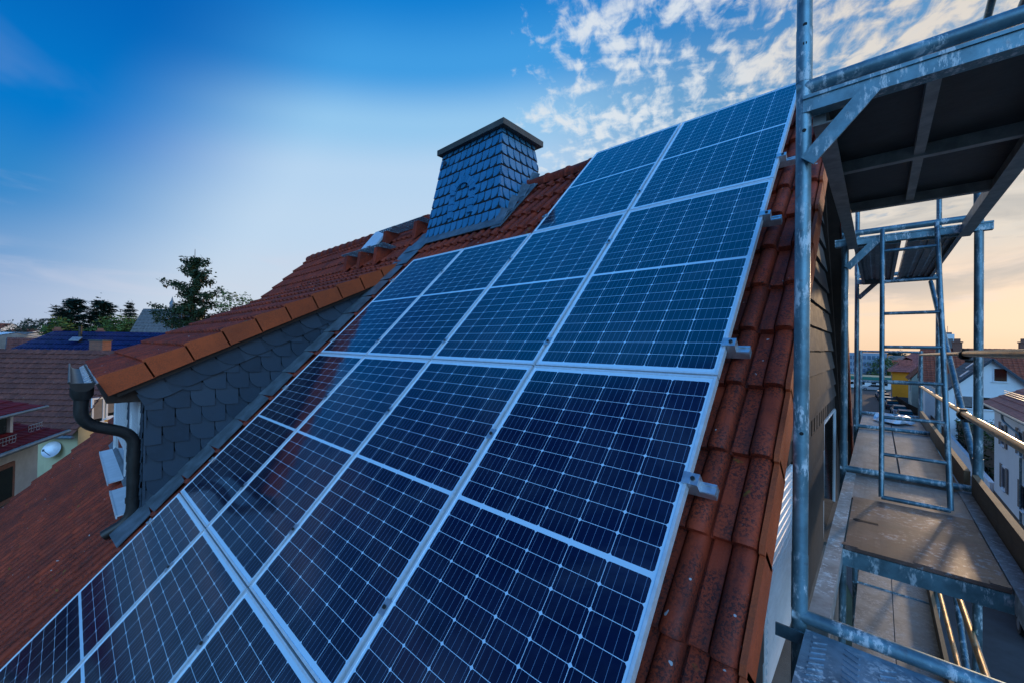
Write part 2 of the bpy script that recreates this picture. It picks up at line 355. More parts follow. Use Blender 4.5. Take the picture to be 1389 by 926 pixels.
# ------------------------------------------------------------------ mesh builder
class MB:
    def __init__(s): s.v = []; s.f = []; s.mi = []; s.var = []; s.cm = 0; s.cv = None; s.uv = {}
    def add(s, verts, faces, var=None):
        b = len(s.v); s.v += [tuple(p) for p in verts]
        for f in faces:
            s.f.append(tuple(i+b for i in f)); s.mi.append(s.cm)
            s.var.append(var if var is not None else (s.cv if s.cv is not None else random.random()))
        return b
    def box(s, c, size, ax=None, var=None):
        c = V(c); X, Y, Z = ax if ax else (V((1,0,0)), V((0,1,0)), V((0,0,1)))
        a, b_, d = size[0]/2, size[1]/2, size[2]/2
        ps = [c+X*(i*a)+Y*(j*b_)+Z*(k*d) for k in (-1,1) for j in (-1,1) for i in (-1,1)]
        s.add(ps, [(0,2,3,1),(4,5,7,6),(0,1,5,4),(2,6,7,3),(0,4,6,2),(1,3,7,5)], var)
    def bb(s, lo, hi, var=None):
        s.box([(a+b)/2 for a, b in zip(lo, hi)], [abs(b-a) for a, b in zip(lo, hi)], var=var)
    def bar(s, p0, p1, w, h, up=(0,0,1), var=None):        # rectangular bar
        p0, p1 = V(p0), V(p1); d = (p1-p0); L = d.length; d.normalize()
        sd = d.cross(V(up)).normalized(); u2 = sd.cross(d)
        s.box((p0+p1)/2, (w, L, h), (sd, d, u2), var)
    def tube(s, pts, r, n=16, caps=True, var=None):
        pts = [V(p) for p in pts]; rs = r if isinstance(r, (list, tuple)) else [r]*len(pts)
        ref = None; vs = []
        for i, p in enumerate(pts):
            t = (pts[min(i+1, len(pts)-1)]-pts[max(i-1, 0)]).normalized()
            if ref is None: ref = t.orthogonal().normalized()
            ref = (ref - t*ref.dot(t)).normalized(); b_ = t.cross(ref)
            vs += [p+(ref*math.cos(2*math.pi*k/n)+b_*math.sin(2*math.pi*k/n))*rs[i] for k in range(n)]
        fs = [(i*n+k, i*n+(k+1) % n, (i+1)*n+(k+1) % n, (i+1)*n+k) for i in range(len(pts)-1) for k in range(n)]
        if caps: fs += [tuple(range(n-1, -1, -1)), tuple((len(pts)-1)*n+k for k in range(n))]
        s.add(vs, fs, var if var is not None else random.random())
    def prism(s, poly, d, var=None):                          # polygon (3-D points) extruded by vector d
        poly = [V(p) for p in poly]; d = V(d); n = len(poly)
        s.add(poly+[p+d for p in poly], [tuple(range(n-1, -1, -1)), tuple(range(n, 2*n))]+[(i, (i+1) % n, n+(i+1) % n, n+i) for i in range(n)], var)
    def quad(s, a, b_, c, d, var=None): s.add([a, b_, c, d], [(0,1,2,3)], var)
    def build(s, name, mats, parent=None, loc=None, smooth=None):
        if not isinstance(mats, (list, tuple)): mats = [mats]
        o0 = V(root_loc(parent)) if parent else V(loc or (0,0,0))
        me = bpy.data.meshes.new(name)
        me.from_pydata([tuple(V(p)-o0) for p in s.v], [], s.f); me.update()
        for mt in mats: me.materials.append(mt)
        me.polygons.foreach_set('material_index', s.mi)
        a = me.attributes.new('var', 'FLOAT', 'FACE'); a.data.foreach_set('value', [float(x) for x in s.var])
        if s.uv:
            l = me.uv_layers.new(name='UVMap')
            for pi, cs in s.uv.items():
                p = me.polygons[pi]
                for li, c in zip(p.loop_indices, cs): l.data[li].uv = c
        bm = bmesh.new(); bm.from_mesh(me); bmesh.ops.recalc_face_normals(bm, faces=bm.faces) if not s.uv and len(bm.faces) < 60000 else None
        bm.to_mesh(me); bm.free()
        if smooth:
            me.shade_smooth(); me.set_sharp_from_angle(angle=R(smooth))
        o = bpy.data.objects.new(name, me); COL.objects.link(o)
        if parent: o.parent = parent
        else: o.location = o0
        return o
def root_loc(o):
    while o.parent: o = o.parent
    return o.location
def tag(o, label, cat, group=None):
    o['label'] = label; o['category'] = cat
    if group: o['group'] = group
    return o
def thing(name, label, cat, loc, group=None):
    o = bpy.data.objects.new(name, None); COL.objects.link(o); o.location = loc; o.empty_display_size = .2
    return tag(o, label, cat, group)
def structure(o): o['kind'] = 'structure'; return o
def dup(root, loc, label, rz=None):
    def cp(o, par):
        c = o.copy(); COL.objects.link(c); c.parent = par
        for ch in list(o.children): cp(ch, c)
        return c
    c = cp(root, None); c.location = loc; c['label'] = label
    if rz is not None: c.rotation_euler = (0,0,rz)
    return c
GZ = -9.5                                     # street level (the camera stands 9.5 m up on the scaffold)

# ------------------------------------------------------------------ ground, road
mb = MB(); mb.add([(-1500,-1500,GZ-.02),(1500,-1500,GZ-.02),(1500,1500,GZ-.02),(-1500,1500,GZ-.02)], [(0,1,2,3)])
structure(mb.build('ground', M['earth']))
mb = MB()
def strip(mb, pts, z):
    for (l0, r0, y0), (l1, r1, y1) in zip(pts, pts[1:]):
        mb.add([(l0,y0,z),(r0,y0,z),(r1,y1,z),(l1,y1,z)], [(0,1,2,3)])
strip(mb, [(.95,4.3,-60),(.95,4.3,13),(-1.0,4.3,22),(-3.6,4.2,50),(-4.0,3.4,78),(-4.4,2.0,106),(-4.4,1.9,124),(-60,60,124.01),(-60,60,134)], GZ+.004)
structure(mb.build('road', M['asphalt']))
mb = MB()
strip(mb, [(4.42,5.6,-60),(4.42,5.6,50),(3.55,5.2,78),(2.15,3.4,106),(2.1,3,123)], GZ+.11)
strip(mb, [(-.42,.83,-60),(-.42,.83,13)], GZ+.11)
structure(mb.build('pavement', M['pavement']))
mb = MB()
for pts in ([(4.36,-60),(4.36,50),(3.48,78),(2.08,106),(2.03,123)], [(.89,-60),(.89,13)]):
    for (x0,y0),(x1,y1) in zip(pts, pts[1:]): mb.bar((x0,y0,GZ+.05),(x1,y1,GZ+.05), .12, .13)
structure(mb.build('kerb', M['kerb']))

# ------------------------------------------------------------------ the house with the panels
P0 = V((-.502, .671, -1.3286)); AL = R(45.97)
SN, CS = math.sin(AL), math.cos(AL)
S3, N3 = V((0, CS, SN)), V((0, -SN, CS))
def RP(x, s, n=0.0): return V((x, P0.y, P0.z)) + S3*s + N3*n   # on the panel plane: x along the ridge, s up the slope, n off it
TB = -.168                                   # tile base plane
XR, XL = -.28, -11.35                        # right and left verge
SR = 5.05                                    # ridge
COURSE = .343
random.seed(4)
house = thing('house', 'slate-hung house with red tiled roof, dormer and chimney carrying the solar panels', 'house', (-5.5, 4.3, GZ))
PROF = [(0,-.022),(.045,-.022),(.055,.0),(.10,.001),(.25,.0),(.40,.001),(.425,.0),(.432,-.020),(.462,-.020),(.470,.010),(.495,.022),(.55,.032),(.63,.0375),(.735,.039),(.83,.0375),(.905,.031),(.95,.018),(.968,.004),(.975,-.022),(1,-.022)]
def cut(x, step):                            # roll profile of a tile, period 0.15 m
    t = ((x - XR + 1e-7) % .15)/.15
    for (t0, h0), (t1, h1) in zip(PROF, PROF[1:]):
        if t0 <= t <= t1: return h0+(h1-h0)*(t-t0)/(t1-t0)
    return 0.0
def tiled(mb, PF, x0, x1, s0, s1, course=COURSE, xs=None, step=.038, seed=1, jit=.003, slip=.004, tile=.30):
    rng = random.Random(seed); nx = len(xs)
    k = 0; s = s0
    while s < s1-.05:
        e = min(s+course, s1)
        rowj = [rng.uniform(-jit, jit) for _ in range(200)]; rows = [rng.uniform(-slip, slip) for _ in range(200)]; rv = [rng.random() for _ in range(200)]
        vs = []; 
        ti = [int(abs(x-x1)/tile) for x in xs]
        L = e-s+.02
        for (ds, kind) in ((.004, 'low'), (0.0, 'lip'), (.012, 'top'), (L*.5, 'mid'), (L, 'end')):
            for i, x in enumerate(xs):
                pr = cut(x, step); j = rowj[ti[i]]
                drop = -.016*max(0, pr)/.047
                if kind == 'low': n = pr-.004
                elif kind == 'lip': n = pr+step-.006+j
                elif kind == 'top': n = pr+step+j
                elif kind == 'mid': n = pr+step*.5+j*.6
                else: n = pr-.002
                dd = ds+rows[ti[i]]+(drop if kind != 'end' else 0)
                vs.append(PF(x, s+dd, n))
        fs = []; b = len(mb.v)
        mb.v += [tuple(p) for p in vs]
        for r in range(4):
            for i in range(nx-1):
                mb.f.append((b+r*nx+i, b+r*nx+i+1, b+(r+1)*nx+i+1, b+(r+1)*nx+i)); mb.mi.append(0); mb.var.append(rv[ti[i]])
        s += course; k += 1
def xsamples(x0, x1, fine_to=None, per=8):
    xs = []; k = 0
    while True:
        for t, h_ in reversed(PROF[1:]):
            x = XR-.15*(k+1)+.15*t
            if x < x0: return xs+[x0]
            if x <= x1+1e-6 and (not xs or xs[-1]-x > .0006): xs.append(x)
        k += 1
S_OFF = .7353-COURSE*9                        # a course edge falls at s = 0.735
mb = MB(); tiled(mb, lambda x, s, n: RP(x, s, TB+n), XL, XR, S_OFF, SR, xs=xsamples(XL, XR, -1.2), seed=3)
roof = mb.build('roof', M['tile'], house, smooth=50)
# rear slope, mirrored about the ridge
RY = RP(0, SR, TB).y; RZ = RP(0, SR, TB).z+.02
mb = MB(); tiled(mb, lambda x, s, n: (lambda p: V((p.x, 2*RY-p.y, p.z)))(RP(x, s, TB+n)), XL, XR, S_OFF, SR, xs=xsamples(XL, XR, None, 5), seed=5)
mb.build('rear_roof', M['tile'], house, smooth=50)
# walls: gable prism under the tiles
mb = MB(); rng = random.Random(2)
ye = RP(0, -2.7).y; ze = RP(0, -2.7, TB-.10).z
yr, zr = RY, RZ-.16
yb = 2*yr-ye
mb.prism([(-.435, ye+.5, GZ), (-.435, yb-.5, GZ), (-.435, yb-.5, ze+.45), (-.435, yr, zr), (-.435, ye+.5, ze+.45)], (-10.7, 0, 0))
mb.build('wall', M['concrete'], house)
# verge: orange flank of every edge tile
mb = MB()
k = 0; s = S_OFF
while s < SR-.1:
    e = min(s+COURSE, SR)
    a0, a1 = .056, .026
    lo = -.125
    mb.prism([RP(XR, s-.012, TB+lo+.02), RP(XR, s-.016, TB+a0-.012), RP(XR, s+.01, TB+a0+.001), RP(XR, e+.004, TB+a1), RP(XR, e+.004, TB+lo)], (.017,0,0))
    s += COURSE
mb.build('verge_tiles', M['verge'], house)
mb = MB(); s = S_OFF
def mir(p): return V((p.x, 2*RY-p.y, p.z))
while s < SR-.1:
    e = min(s+COURSE, SR)
    mb.prism([mir(RP(XR, s-.012, TB-.10)), mir(RP(XR, s-.012, TB+.06)), mir(RP(XR, e+.004, TB+.03)), mir(RP(XR, e+.004, TB-.12))], (.017,0,0)); s += COURSE
mb.build('rear_verge_tiles', M['tile'], house)
mb = MB()
a, b_ = mir(RP(-.425, -2.6, TB-.07)), mir(RP(-.425, SR-.1, TB-.07))
mb.prism([a, b_, b_+V((.14,0,0)), a+V((.14,0,0))], (0,-.02,-.03))
a, b_ = mir(RP(-.40, -2.6, TB-.12)), mir(RP(-.40, SR-.1, TB-.12)); mb.bar(a, b_, .05, .16, var=.5)
mb.build('barge_board', M['timber_dark'], house)
mb = MB()
a, b_ = RP(-.425, -2.6, TB-.07), RP(-.425, SR-.1, TB-.07)
mb.prism([a, b_, b_+V((.14,0,0)), a+V((.14,0,0))], (0,.02,-.03)); mb.build('soffit', M['timber_dark'], house)
# ridge caps
def ridge_caps(x0, x1, mb, rng):
    x = x1
    while x > x0+.05:
        L = min(.36, x-x0); n = 10; vs = []
        for xx, r in ((x, .118), (x-.03, .122), (x-.04, .112), (x-L, .104)):
            for i in range(n+1):
                t = math.pi*(-.12+1.24*i/n)
                vs.append((xx, RY+math.cos(t)*r, RZ-.035+math.sin(t)*r*1.0+.03))
        fs = [(j*(n+1)+i, j*(n+1)+i+1, (j+1)*(n+1)+i+1, (j+1)*(n+1)+i) for j in range(3) for i in range(n)]
        fs.append(tuple(range(n+1)))
        mb.add(vs, fs, rng.random()); x -= .335
mb = MB(); ridge_caps(XL, XR+.03, mb, random.Random(8)); mb.build('ridge_tiles', M['tile'], house, smooth=45)

# ---- slate hanging
def clip_poly(poly, conv):
    out = poly
    for i in range(len(conv)):
        a, b_ = conv[i], conv[(i+1) % len(conv)]; inp, out = out, []
        def side(p): return (b_[0]-a[0])*(p[1]-a[1])-(b_[1]-a[1])*(p[0]-a[0])
        for j in range(len(inp)):
            p, q = inp[j], inp[(j+1) % len(inp)]; sp, sq = side(p), side(q)
            if sp >= 0: out.append(p)
            if (sp >= 0) != (sq >= 0):
                t = sp/(sp-sq); out.append((p[0]+t*(q[0]-p[0]), p[1]+t*(q[1]-p[1])))
        if len(out) < 3: return []
    return out
def area(p): return .5*sum(p[i][0]*p[(i+1) % len(p)][1]-p[(i+1) % len(p)][0]*p[i][1] for i in range(len(p)))
def slates(mb, O, U, Vd, conv, w, h, style='bow', r=.5, stag=.5, thick=.012, side=.006, seed=1, gap=.003, ext=1.5):
    O, U, Vd = V(O), V(U).normalized(), V(Vd).normalized(); Nn = U.cross(Vd)
    rng = random.Random(seed)
    us = [p[0] for p in conv]; vs_ = [p[1] for p in conv]
    j0, j1 = int(math.floor(min(vs_)/h))-1, int(math.ceil(max(vs_)/h))+1
    for j in range(j0, j1):
        off = (stag*w if j % 2 else 0)+rng.uniform(-.01, .01)
        for i in range(int(math.floor(min(us)/w))-2, int(math.ceil(max(us)/w))+2):
            u0 = i*w+off+rng.uniform(-.002, .002); v0 = j*h+rng.uniform(-.003, .003)
            top = h*ext
            if style == 'bow':
                rr = r*w; ry = min(h*.9, rr*1.05)
                pts = [(w-gap, 0), (w-gap, top), (0, top), (0, ry)]+[(rr-rr*math.cos(t), ry-ry*math.sin(t)) for t in (.35,.7,1.05,1.3)]+[(rr, 0)]
            elif style == 'bowr':
                rr = r*w; ry = min(h*.9, rr*1.2)
                pts = [(0, 0), (w-gap-rr, 0)]+[(w-gap-rr+rr*math.sin(t), ry-ry*math.cos(t)) for t in (.3,.6,.9,1.2)]+[(w-gap, ry), (w-gap, top), (0, top)]
            else:
                pts = [(0, 0), (w-gap, 0), (w-gap, top), (0, top)]
            if style == 'bow': pts = pts[::-1]; pts = pts if area(pts) > 0 else pts[::-1]
            pl = [(u0+p[0], v0+p[1]) for p in pts]
            if area(pl) < 0: pl = pl[::-1]
            pl = clip_poly(pl, conv)
            if len(pl) < 3 or abs(area(pl)) < 1e-4: continue
            tl = rng.uniform(-.0015, .0015); tw = rng.uniform(-.3, .3)*side
            def offn(p):
                q = (p[1]-v0)/h; e = (p[0]-u0)/w
                f = (1-e) if style == 'bow' else e
                return max(.0015, .004+tl+thick*(1-q*.85)+(side+tw)*f)
            n = len(pl); fr = [O+U*p[0]+Vd*p[1]+Nn*offn(p) for p in pl]; bk = [O+U*p[0]+Vd*p[1]+Nn*0.0005 for p in pl]
            var = rng.random()
            mb.add(fr+bk, [tuple(range(n))]+[(k, n+k, n+(k+1) % n, (k+1) % n) for k in range(n)], var)
# gable slates: U runs along +Y on the wall plane x=-.42, facing +X
GX = -.425
def slope_z(y): return RP(0, 0, TB-.06).z + (y-RP(0, 0, TB-.06).y)*math.tan(AL) if y < yr else RP(0, 0, TB-.06).z + ((2*yr-y)-RP(0, 0, TB-.06).y)*math.tan(AL)
mb = MB()
zb = -.57
yl = P0.y+(zb-RP(0,0,TB-.06).z)/math.tan(AL)-(P0.y-RP(0,0,TB-.06).y)
conv = [(yl, zb), (2*yr-yl, zb), (yr, slope_z(yr))]
slates(mb, (GX, 0, 0), (0,1,0), (0,0,1), conv, .42, .205, 'rect', thick=.024, side=.004, seed=21, gap=.006, ext=.945)
for (ya, yb2, za, zc) in ((yl-1.6, 2.36, -2.3, zb-.16), (3.30, 5.36, -2.05, zb-.16), (6.98, 9.0, -2.6, zb-.16)):   # smooth lower sheets between the windows
    slates(mb, (GX, 0, 0), (0,1,0), (0,0,1), [(ya,za),(yb2,za),(yb2,zc),(max(ya, yl-.05),zc)] if ya > yl else [(ya-.1,za),(yb2,za),(yb2,zc),(yl+.1,zc)], .62, .52, 'rect', thick=.008, side=.002, seed=22)
mb.build('slate_cladding', M['gable_slate'], house)
mb = MB(); rng = random.Random(3)
y = yl+.12; low = []
while y < 2*yr-yl-.25:                       # one comb of pendant slates
    zl = zb-.16+rng.uniform(-.008,.008); w = .12+rng.uniform(-.01,.01); low += [(y, zb-.025), (y, zl), (y+w, zl), (y+w, zb-.025)]; y += .205
n = len(low)
mb.add([(GX+.0085, p, q) for p, q in low]+[(GX+.0085, p, zb-.004) for p, q in low], [f for k in range(0, n, 4) for f in ((k, k+1, k+2, k+3), (k, k+3, n+k+3, n+k))]+[(k+3, k+4, n+k+4, n+k+3) for k in range(0, n-4, 4)])
mb.build('slate_frieze', M['gable_slate'], house)
mb = MB(); mb.bb((GX-.004, yl+.1, zb-.17), (GX+.004, 2*yr-yl-.1, zb-.001)); mb.prism([(GX-.006, yl+.02, zb), (GX-.006, 2*yr-yl-.02, zb), (GX-.006, yr, slope_z(yr)-.03)], (.005,0,0)); mb.build('underlay', M['slate_back'], house)
def roller_window(ya, yb2, za, zc, frac, par):
    mb = MB(); t = .032
    mb.bb((GX-.02, ya, za), (GX+.006, ya+t, zc)); mb.bb((GX-.02, yb2-t, za), (GX+.012, yb2, zc)); mb.bb((GX-.02, ya+t, zc-t), (GX+.005, yb2-t, zc)); 
    w = mb.build('window', M['white_pvc'], par)
    mb = MB(); zs = zc-t; zl = zc-(zc-za)*frac
    while zs > zl:
        z2 = zs-.052; mb.prism([(GX, ya+t, zs), (GX+.010, ya+t, zs-.006), (GX+.016, ya+t, zs-.03), (GX+.008, ya+t, z2+.004), (GX, ya+t, z2)], (0, yb2-ya-2*t, 0)); zs = z2
    if frac > 0: mb.build('roller_shutter', M['white_pvc'], w)
    mb = MB(); mb.bb((GX-.008, ya+t, za), (GX-.002, yb2-t, zc-t)); mb.build('pane', M['glass'], w)
    mb = MB(); mb.bb((GX-.02, ya-.04, za-.04), (GX+.11, yb2+.04, za-.005)); mb.build('sill', M['concrete'], w)
roller_window(2.40, 3.26, -1.78, zb-.19, 1.0, house)
roller_window(5.42, 6.92, -2.0, zb-.19, .0, house)

# ---- chimney
chim_rng = random.Random(12)
cb = [V((-5.14,3.58,1.30)), V((-3.53,3.58,1.30)), V((-3.53,4.72,1.30)), V((-5.14,4.72,1.30))]
ct = [V((-4.90,3.765,2.85)), V((-3.665,3.765,2.85)), V((-3.665,4.43,2.85)), V((-4.90,4.43,2.85))]
mb = MB(); mb.add(cb+ct, [(0,1,5,4),(1,2,6,5),(2,3,7,6),(3,0,4,7),(4,5,6,7)]); chimney = mb.build('chimney', M['slate_back'], house)
mb = MB()
for i, (w, st) in enumerate(((.128,'bowr'),(.128,'bow'),(.15,'bowr'),(.15,'bowr'))):
    a, b2, c2, d2 = cb[i], cb[(i+1) % 4], ct[(i+1) % 4], ct[i]
    U = (b2-a).normalized(); Vd = ((d2+c2)/2-(a+b2)/2); Vd = (Vd-U*Vd.dot(U)).normalized()
    conv = [((p-a).dot(U), (p-a).dot(Vd)) for p in (a, b2, c2, d2)]
    slates(mb, a, U, Vd, conv, w, .150, st, r=.55, stag=.35, thick=.009, side=.005, seed=30+i, gap=.016, ext=.875)
mb.build('slate_cladding', M['slate_chimney'], chimney)
# arch ornament laid in slate on the front of the chimney
a, b2, c2, d2 = cb[0], cb[1], ct[1], ct[0]
U = V((1,0,0)); Vd = ((d2+c2)/2-(a+b2)/2).normalized(); Nn = U.cross(Vd)
mb = MB(); cu, cv = .80, .80
for k in range(9):
    t0, t1 = math.pi*(.04+.92*k/9), math.pi*(.04+.92*(k+.92)/9); r0, r1 = .165, .265
    poly = [(cu+math.cos(t)*r, cv+math.sin(t)*r) for t, r in ((t0,r0),(t0,r1),(t1,r1),(t1,r0))]
    mb.prism([a+U*p+Vd*q+Nn*.012 for p, q in poly], Nn*.028, chim_rng.random())
for k in range(3):
    for sx in (-1, 1): mb.box(a+U*(cu+sx*.215)+Vd*(cv-.06-.10*k)+Nn*.024, (.095,.09,.030), (U, Vd, Nn), chim_rng.random())
mb.build('slate_arch', M['slate_chimney'], chimney)
mb = MB(); mb.tube([a+U*.30+Vd*1.40+Nn*(.02), a+U*.30+Vd*1.40+Nn*.05], .035, 14); mb.build('cleaning_plug', M['slate'], chimney)
mb = MB(); mb.bb((-4.955,3.69,2.846), (-3.57,4.52,2.925)); mb.bb((-4.80,3.86,2.925), (-3.75,4.36,2.945)); mb.build('cap', M['cap'], chimney)
mb = MB()
for (p, q) in ((RP(-5.30, 4.00, TB+.07), RP(-3.42, 4.00, TB+.07)),):
    mb.prism([p, q, RP(-3.42, 4.30, TB+.10), RP(-5.30, 4.30, TB+.10)], N3*.01)
mb.prism([RP(-5.40, 3.9, TB+.062), RP(-5.12, 3.9, TB+.062), RP(-5.08, 5.1, TB+.07), RP(-5.30, 5.1, TB+.07)], N3*.008)
mb.prism([RP(-3.58, 3.95, TB+.064), RP(-3.40, 3.95, TB+.064), RP(-3.40, 5.12, TB+.07), RP(-3.58, 5.12, TB+.07)], N3*.008)
s = 4.05
while s < 5.1:
    mb.prism([RP(-3.57, s, TB+.075), RP(-3.44, s, TB+.075), RP(-3.44, s+.22, TB+.12), RP(-3.57, s+.26, TB+.16)], V((-.01,0,.0))+N3*.006); s += .3
mb.build('flashing', M['lead'], chimney)

# ---- roof steps and skylight above the dormer
def roof_step(xa, xb, s, brackets):
    p = RP(0, s, TB+.05); y0, z0 = p.y, p.z
    mb = MB(); zt = z0+.125; w = .22; yf = y0-.20
    sl = V((0, 1, -.12)).normalized()
    for k in range(6):
        q = V((0, yf, zt))+sl*(w*k/5); mb.bar(V((xa, q.y, q.z)), V((xb, q.y, q.z)), .006 if k not in (0,5) else .012, .014)
    n = int((xb-xa)/.07)
    for k in range(n+1):
        x = xa+(xb-xa)*k/n; q = V((x, yf, zt)); mb.bar(q, q+sl*w, .006, .012)
    o = mb.build('roof_step', M['steel'], house)
    for bx in brackets:
        mb = MB(); mb.prism([(bx-.05, y0-.24, z0-.20), (bx-.05, y0-.20, zt-.03), (bx-.05, y0-.05, zt-.03), (bx-.05, y0+.10, z0+.10)], (.10,0,0))
        mb.prism([(bx-.03, y0-.02, zt-.02), (bx-.03, y0-.06, zt+.09), (bx-.03, y0-.02, zt+.11), (bx-.03, y0+.03, zt)], (.06,0,0))
        mb.build('bracket', M['tile'], o)
roof_step(-7.35, -5.85, 4.02, (-7.15, -6.65, -6.1)); roof_step(-6.75, -5.42, 4.62, (-6.55, -5.6))
mb = MB()
q0, q1 = RP(-7.42, 4.40, TB+.10), RP(-6.86, 4.40, TB+.10); v1 = S3*.50+N3*.06
mb.prism([q0, q1, q1+v1, q0+v1], N3*.03); rw = mb.build('roof_window', M['white_sheet'], house)
mb = MB(); mb.prism([RP(-7.46, 4.36, TB+.03), RP(-6.82, 4.36, TB+.03), RP(-6.82, 4.94, TB+.03), RP(-7.46, 4.94, TB+.03)], N3*.05); mb.build('frame', M['lead'], rw)

# ---- dormer
DA = R(27.0); DS, DN = V((0, math.cos(DA), math.sin(DA))), V((0, -math.sin(DA), math.cos(DA)))
DO = V((0, .204, -.365)); DXR, DXL, CX = -5.20, -8.95, -5.30
def DP(x, s, n=0.0): return V((x, DO.y, DO.z))+DS*s+DN*n
dormer = bpy.data.objects.new('dormer', None); COL.objects.link(dormer); dormer.parent = house
DLEN = 3.62
mb = MB(); tiled(mb, lambda x, s, n: DP(x, s, n-.03), DXL, DXR, -.02, DLEN, xs=xsamples(DXL, DXR, None, 12), seed=9)
mb.build('roof', M['tile'], dormer, smooth=50)
mb = MB(); s = -.02
while s < DLEN-.1:
    e = min(s+COURSE, DLEN)
    mb.prism([DP(DXR, s-.012, -.155), DP(DXR, s-.014, .030), DP(DXR, s+.02, .036), DP(DXR, e+.002, .008), DP(DXR, e+.002, -.160)], (.018,0,0)); s += COURSE
mb.build('verge_tiles', M['verge'], dormer)
mb = MB(); mb.prism([DP(DXL+.05, .02, -.20), DP(DXR-.02, .02, -.20), DP(DXR-.02, 3.3, -.20), DP(DXL+.05, 3.3, -.20)], DN*.14)
mb.bb((DXL+.05, .24, -.60), (CX-.005, .50, -.40)); mb.build('soffit', M['timber_dark'], dormer)
ybase = lambda y: RP(0, 0, TB).z+(y-RP(0, 0, TB).y)*math.tan(AL)
mb = MB(); yt = 3.45
poly = [(CX-.01, .50, ybase(.5)-.3), (CX-.01, yt, ybase(yt)), (CX-.01, yt, DP(0, 0).z+(yt-DO.y)*math.tan(DA)-.12), (CX-.01, .50, DP(0, 0).z+(.5-DO.y)*math.tan(DA)-.12)]
mb.prism(poly, (DXL+.1-CX, 0, 0)); mb.build('wall', M['slate_back'], dormer)
mb = MB()
dl = lambda y: DO.z+(y-DO.y)*math.tan(DA)-.13
ym = (dl(0)-.10-ybase(0)+.05)/(math.tan(AL)-math.tan(DA))
conv = [(.50, ybase(.5)-.05), (ym, ybase(ym)-.05), (.50, dl(.5)-.10)]
slates(mb, (CX, 0, 0), (0,1,0), (0,0,1), conv, .215, .172, 'bow', r=.55, stag=.45, thick=.020, side=.010, seed=41, gap=.006, ext=1.45)
# sloping border course under the verge
Us = V((0, math.cos(DA), math.sin(DA))); Vs = V((0, -math.sin(DA), math.cos(DA)))
o = V((CX+.016, .50, dl(.5)-.30)); slates(mb, o, Us, Vs, [(0,0),(2.75,0),(3.3,.25),(0,.25)], .235, .26, 'bow', r=.8, stag=0, thick=.014, side=.010, seed=43, gap=.008)
mb.build('slate_cheek', M['slate'], dormer)
# lead soaker between cheek and panels, in steps with the tile courses
mb = MB(); s = .7353-COURSE*4
rng = random.Random(5)
while s < 3.9:
    w = rng.uniform(-.02, .02)
    mb.prism([RP(-5.34, s, TB+.088), RP(-4.93+w, s+.03, TB+.080), RP(-4.97+w, s+COURSE, TB+.072), RP(-5.34, s+COURSE+.02, TB+.076)], N3*.008); s += COURSE
mb.prism([RP(-5.40, 3.72, TB+.07), RP(-4.98, 3.72, TB+.07), RP(-4.98, 4.02, TB+.07), RP(-5.40, 4.02, TB+.08)], N3*.012)
mb.prism([RP(-9.1, -.42, TB+.07), RP(-5.34, -.42, TB+.07), RP(-5.34, -.05, TB+.10), RP(-9.1, -.05, TB+.10)], N3*.008)
mb.build('flashing', M['lead'], dormer)
# dormer front: windows, shutters, sills, slate pier
for (xa, xb) in ((-6.72, -6.30), (-8.85, -8.62), (-5.42, -5.31)):
    mb = MB(); slates(mb, (0, .498, 0), (1,0,0), (0,0,1), [(xa,-2.0),(xb,-2.0),(xb,-.50),(xa,-.50)], .15, .12, 'bow', r=.5, thick=.012, side=.006, seed=50)
    mb.build('slate_pier', M['slate'], dormer)
for (xa, xb) in ((-8.60, -6.74), (-6.28, -5.44)):
    mb = MB(); zt, zl = -.60, -1.66; yy = .49
    mb.bb((xa, yy-.02, zl), (xa+.06, yy+.03, zt)); mb.bb((xb-.06, yy-.02, zl), (xb, yy+.03, zt)); mb.bb((xa+.06, yy-.02, zt-.2), (xb-.06, yy+.03, zt))
    w = mb.build('window', M['white_pvc'], dormer)
    mb = MB(); z = zt-.2
    while z > zl+.3: mb.bb((xa+.06, yy-.008, z-.042), (xb-.06, yy+.005, z)); z -= .046
    mb.build('roller_shutter', M['white_pvc'], w)
    mb = MB(); mb.bb((xa+.06, yy+.006, zl), (xb-.06, yy+.012, zt)); mb.build('pane', M['glass'], w)
    mb = MB(); mb.prism([(xa-.05, yy-.16, zl-.030), (xb+.05, yy-.16, zl-.030), (xb+.05, yy+.02, zl), (xa-.05, yy+.02, zl)], (0,0,-.012)); mb.bb((xa-.05, yy-.165, zl-.06), (xb+.05, yy-.155, zl-.025))
    mb.build('sill', M['white_sheet'], w)
# eaves gutter and downpipe
mb = MB(); gy, gz, gr = .080, -.385, .078; n = 12
def halfring(x, r): return [V((x, gy+r*math.cos(math.pi+math.pi*i/n), gz+r*math.sin(math.pi+math.pi*i/n))) for i in range(n+1)]
x0, x1 = DXL-.05, -5.12
vs = halfring(x0, gr)+halfring(x1, gr)+halfring(x0, gr-.006)+halfring(x1, gr-.006); q = n+1
fs = []
for i in range(n):
    fs += [(i, i+1, q+i+1, q+i), (2*q+i, 3*q+i, 3*q+i+1, 2*q+i+1), (i, 2*q+i, 2*q+i+1, i+1), (q+i, q+i+1, 3*q+i+1, 3*q+i)]
fs += [(0, q, 3*q, 2*q), (n, 2*q+n, 3*q+n, q+n)]
mb.add(vs, fs)
mb.tube([(x0, gy-gr, gz+.004), (x1, gy-gr, gz+.004)], .010, 8); mb.prism(halfring(x1, gr), (.004,0,0))
mb.build('gutter', M['dark_metal'], dormer, smooth=40)
mb = MB(); xx = DXR-.005
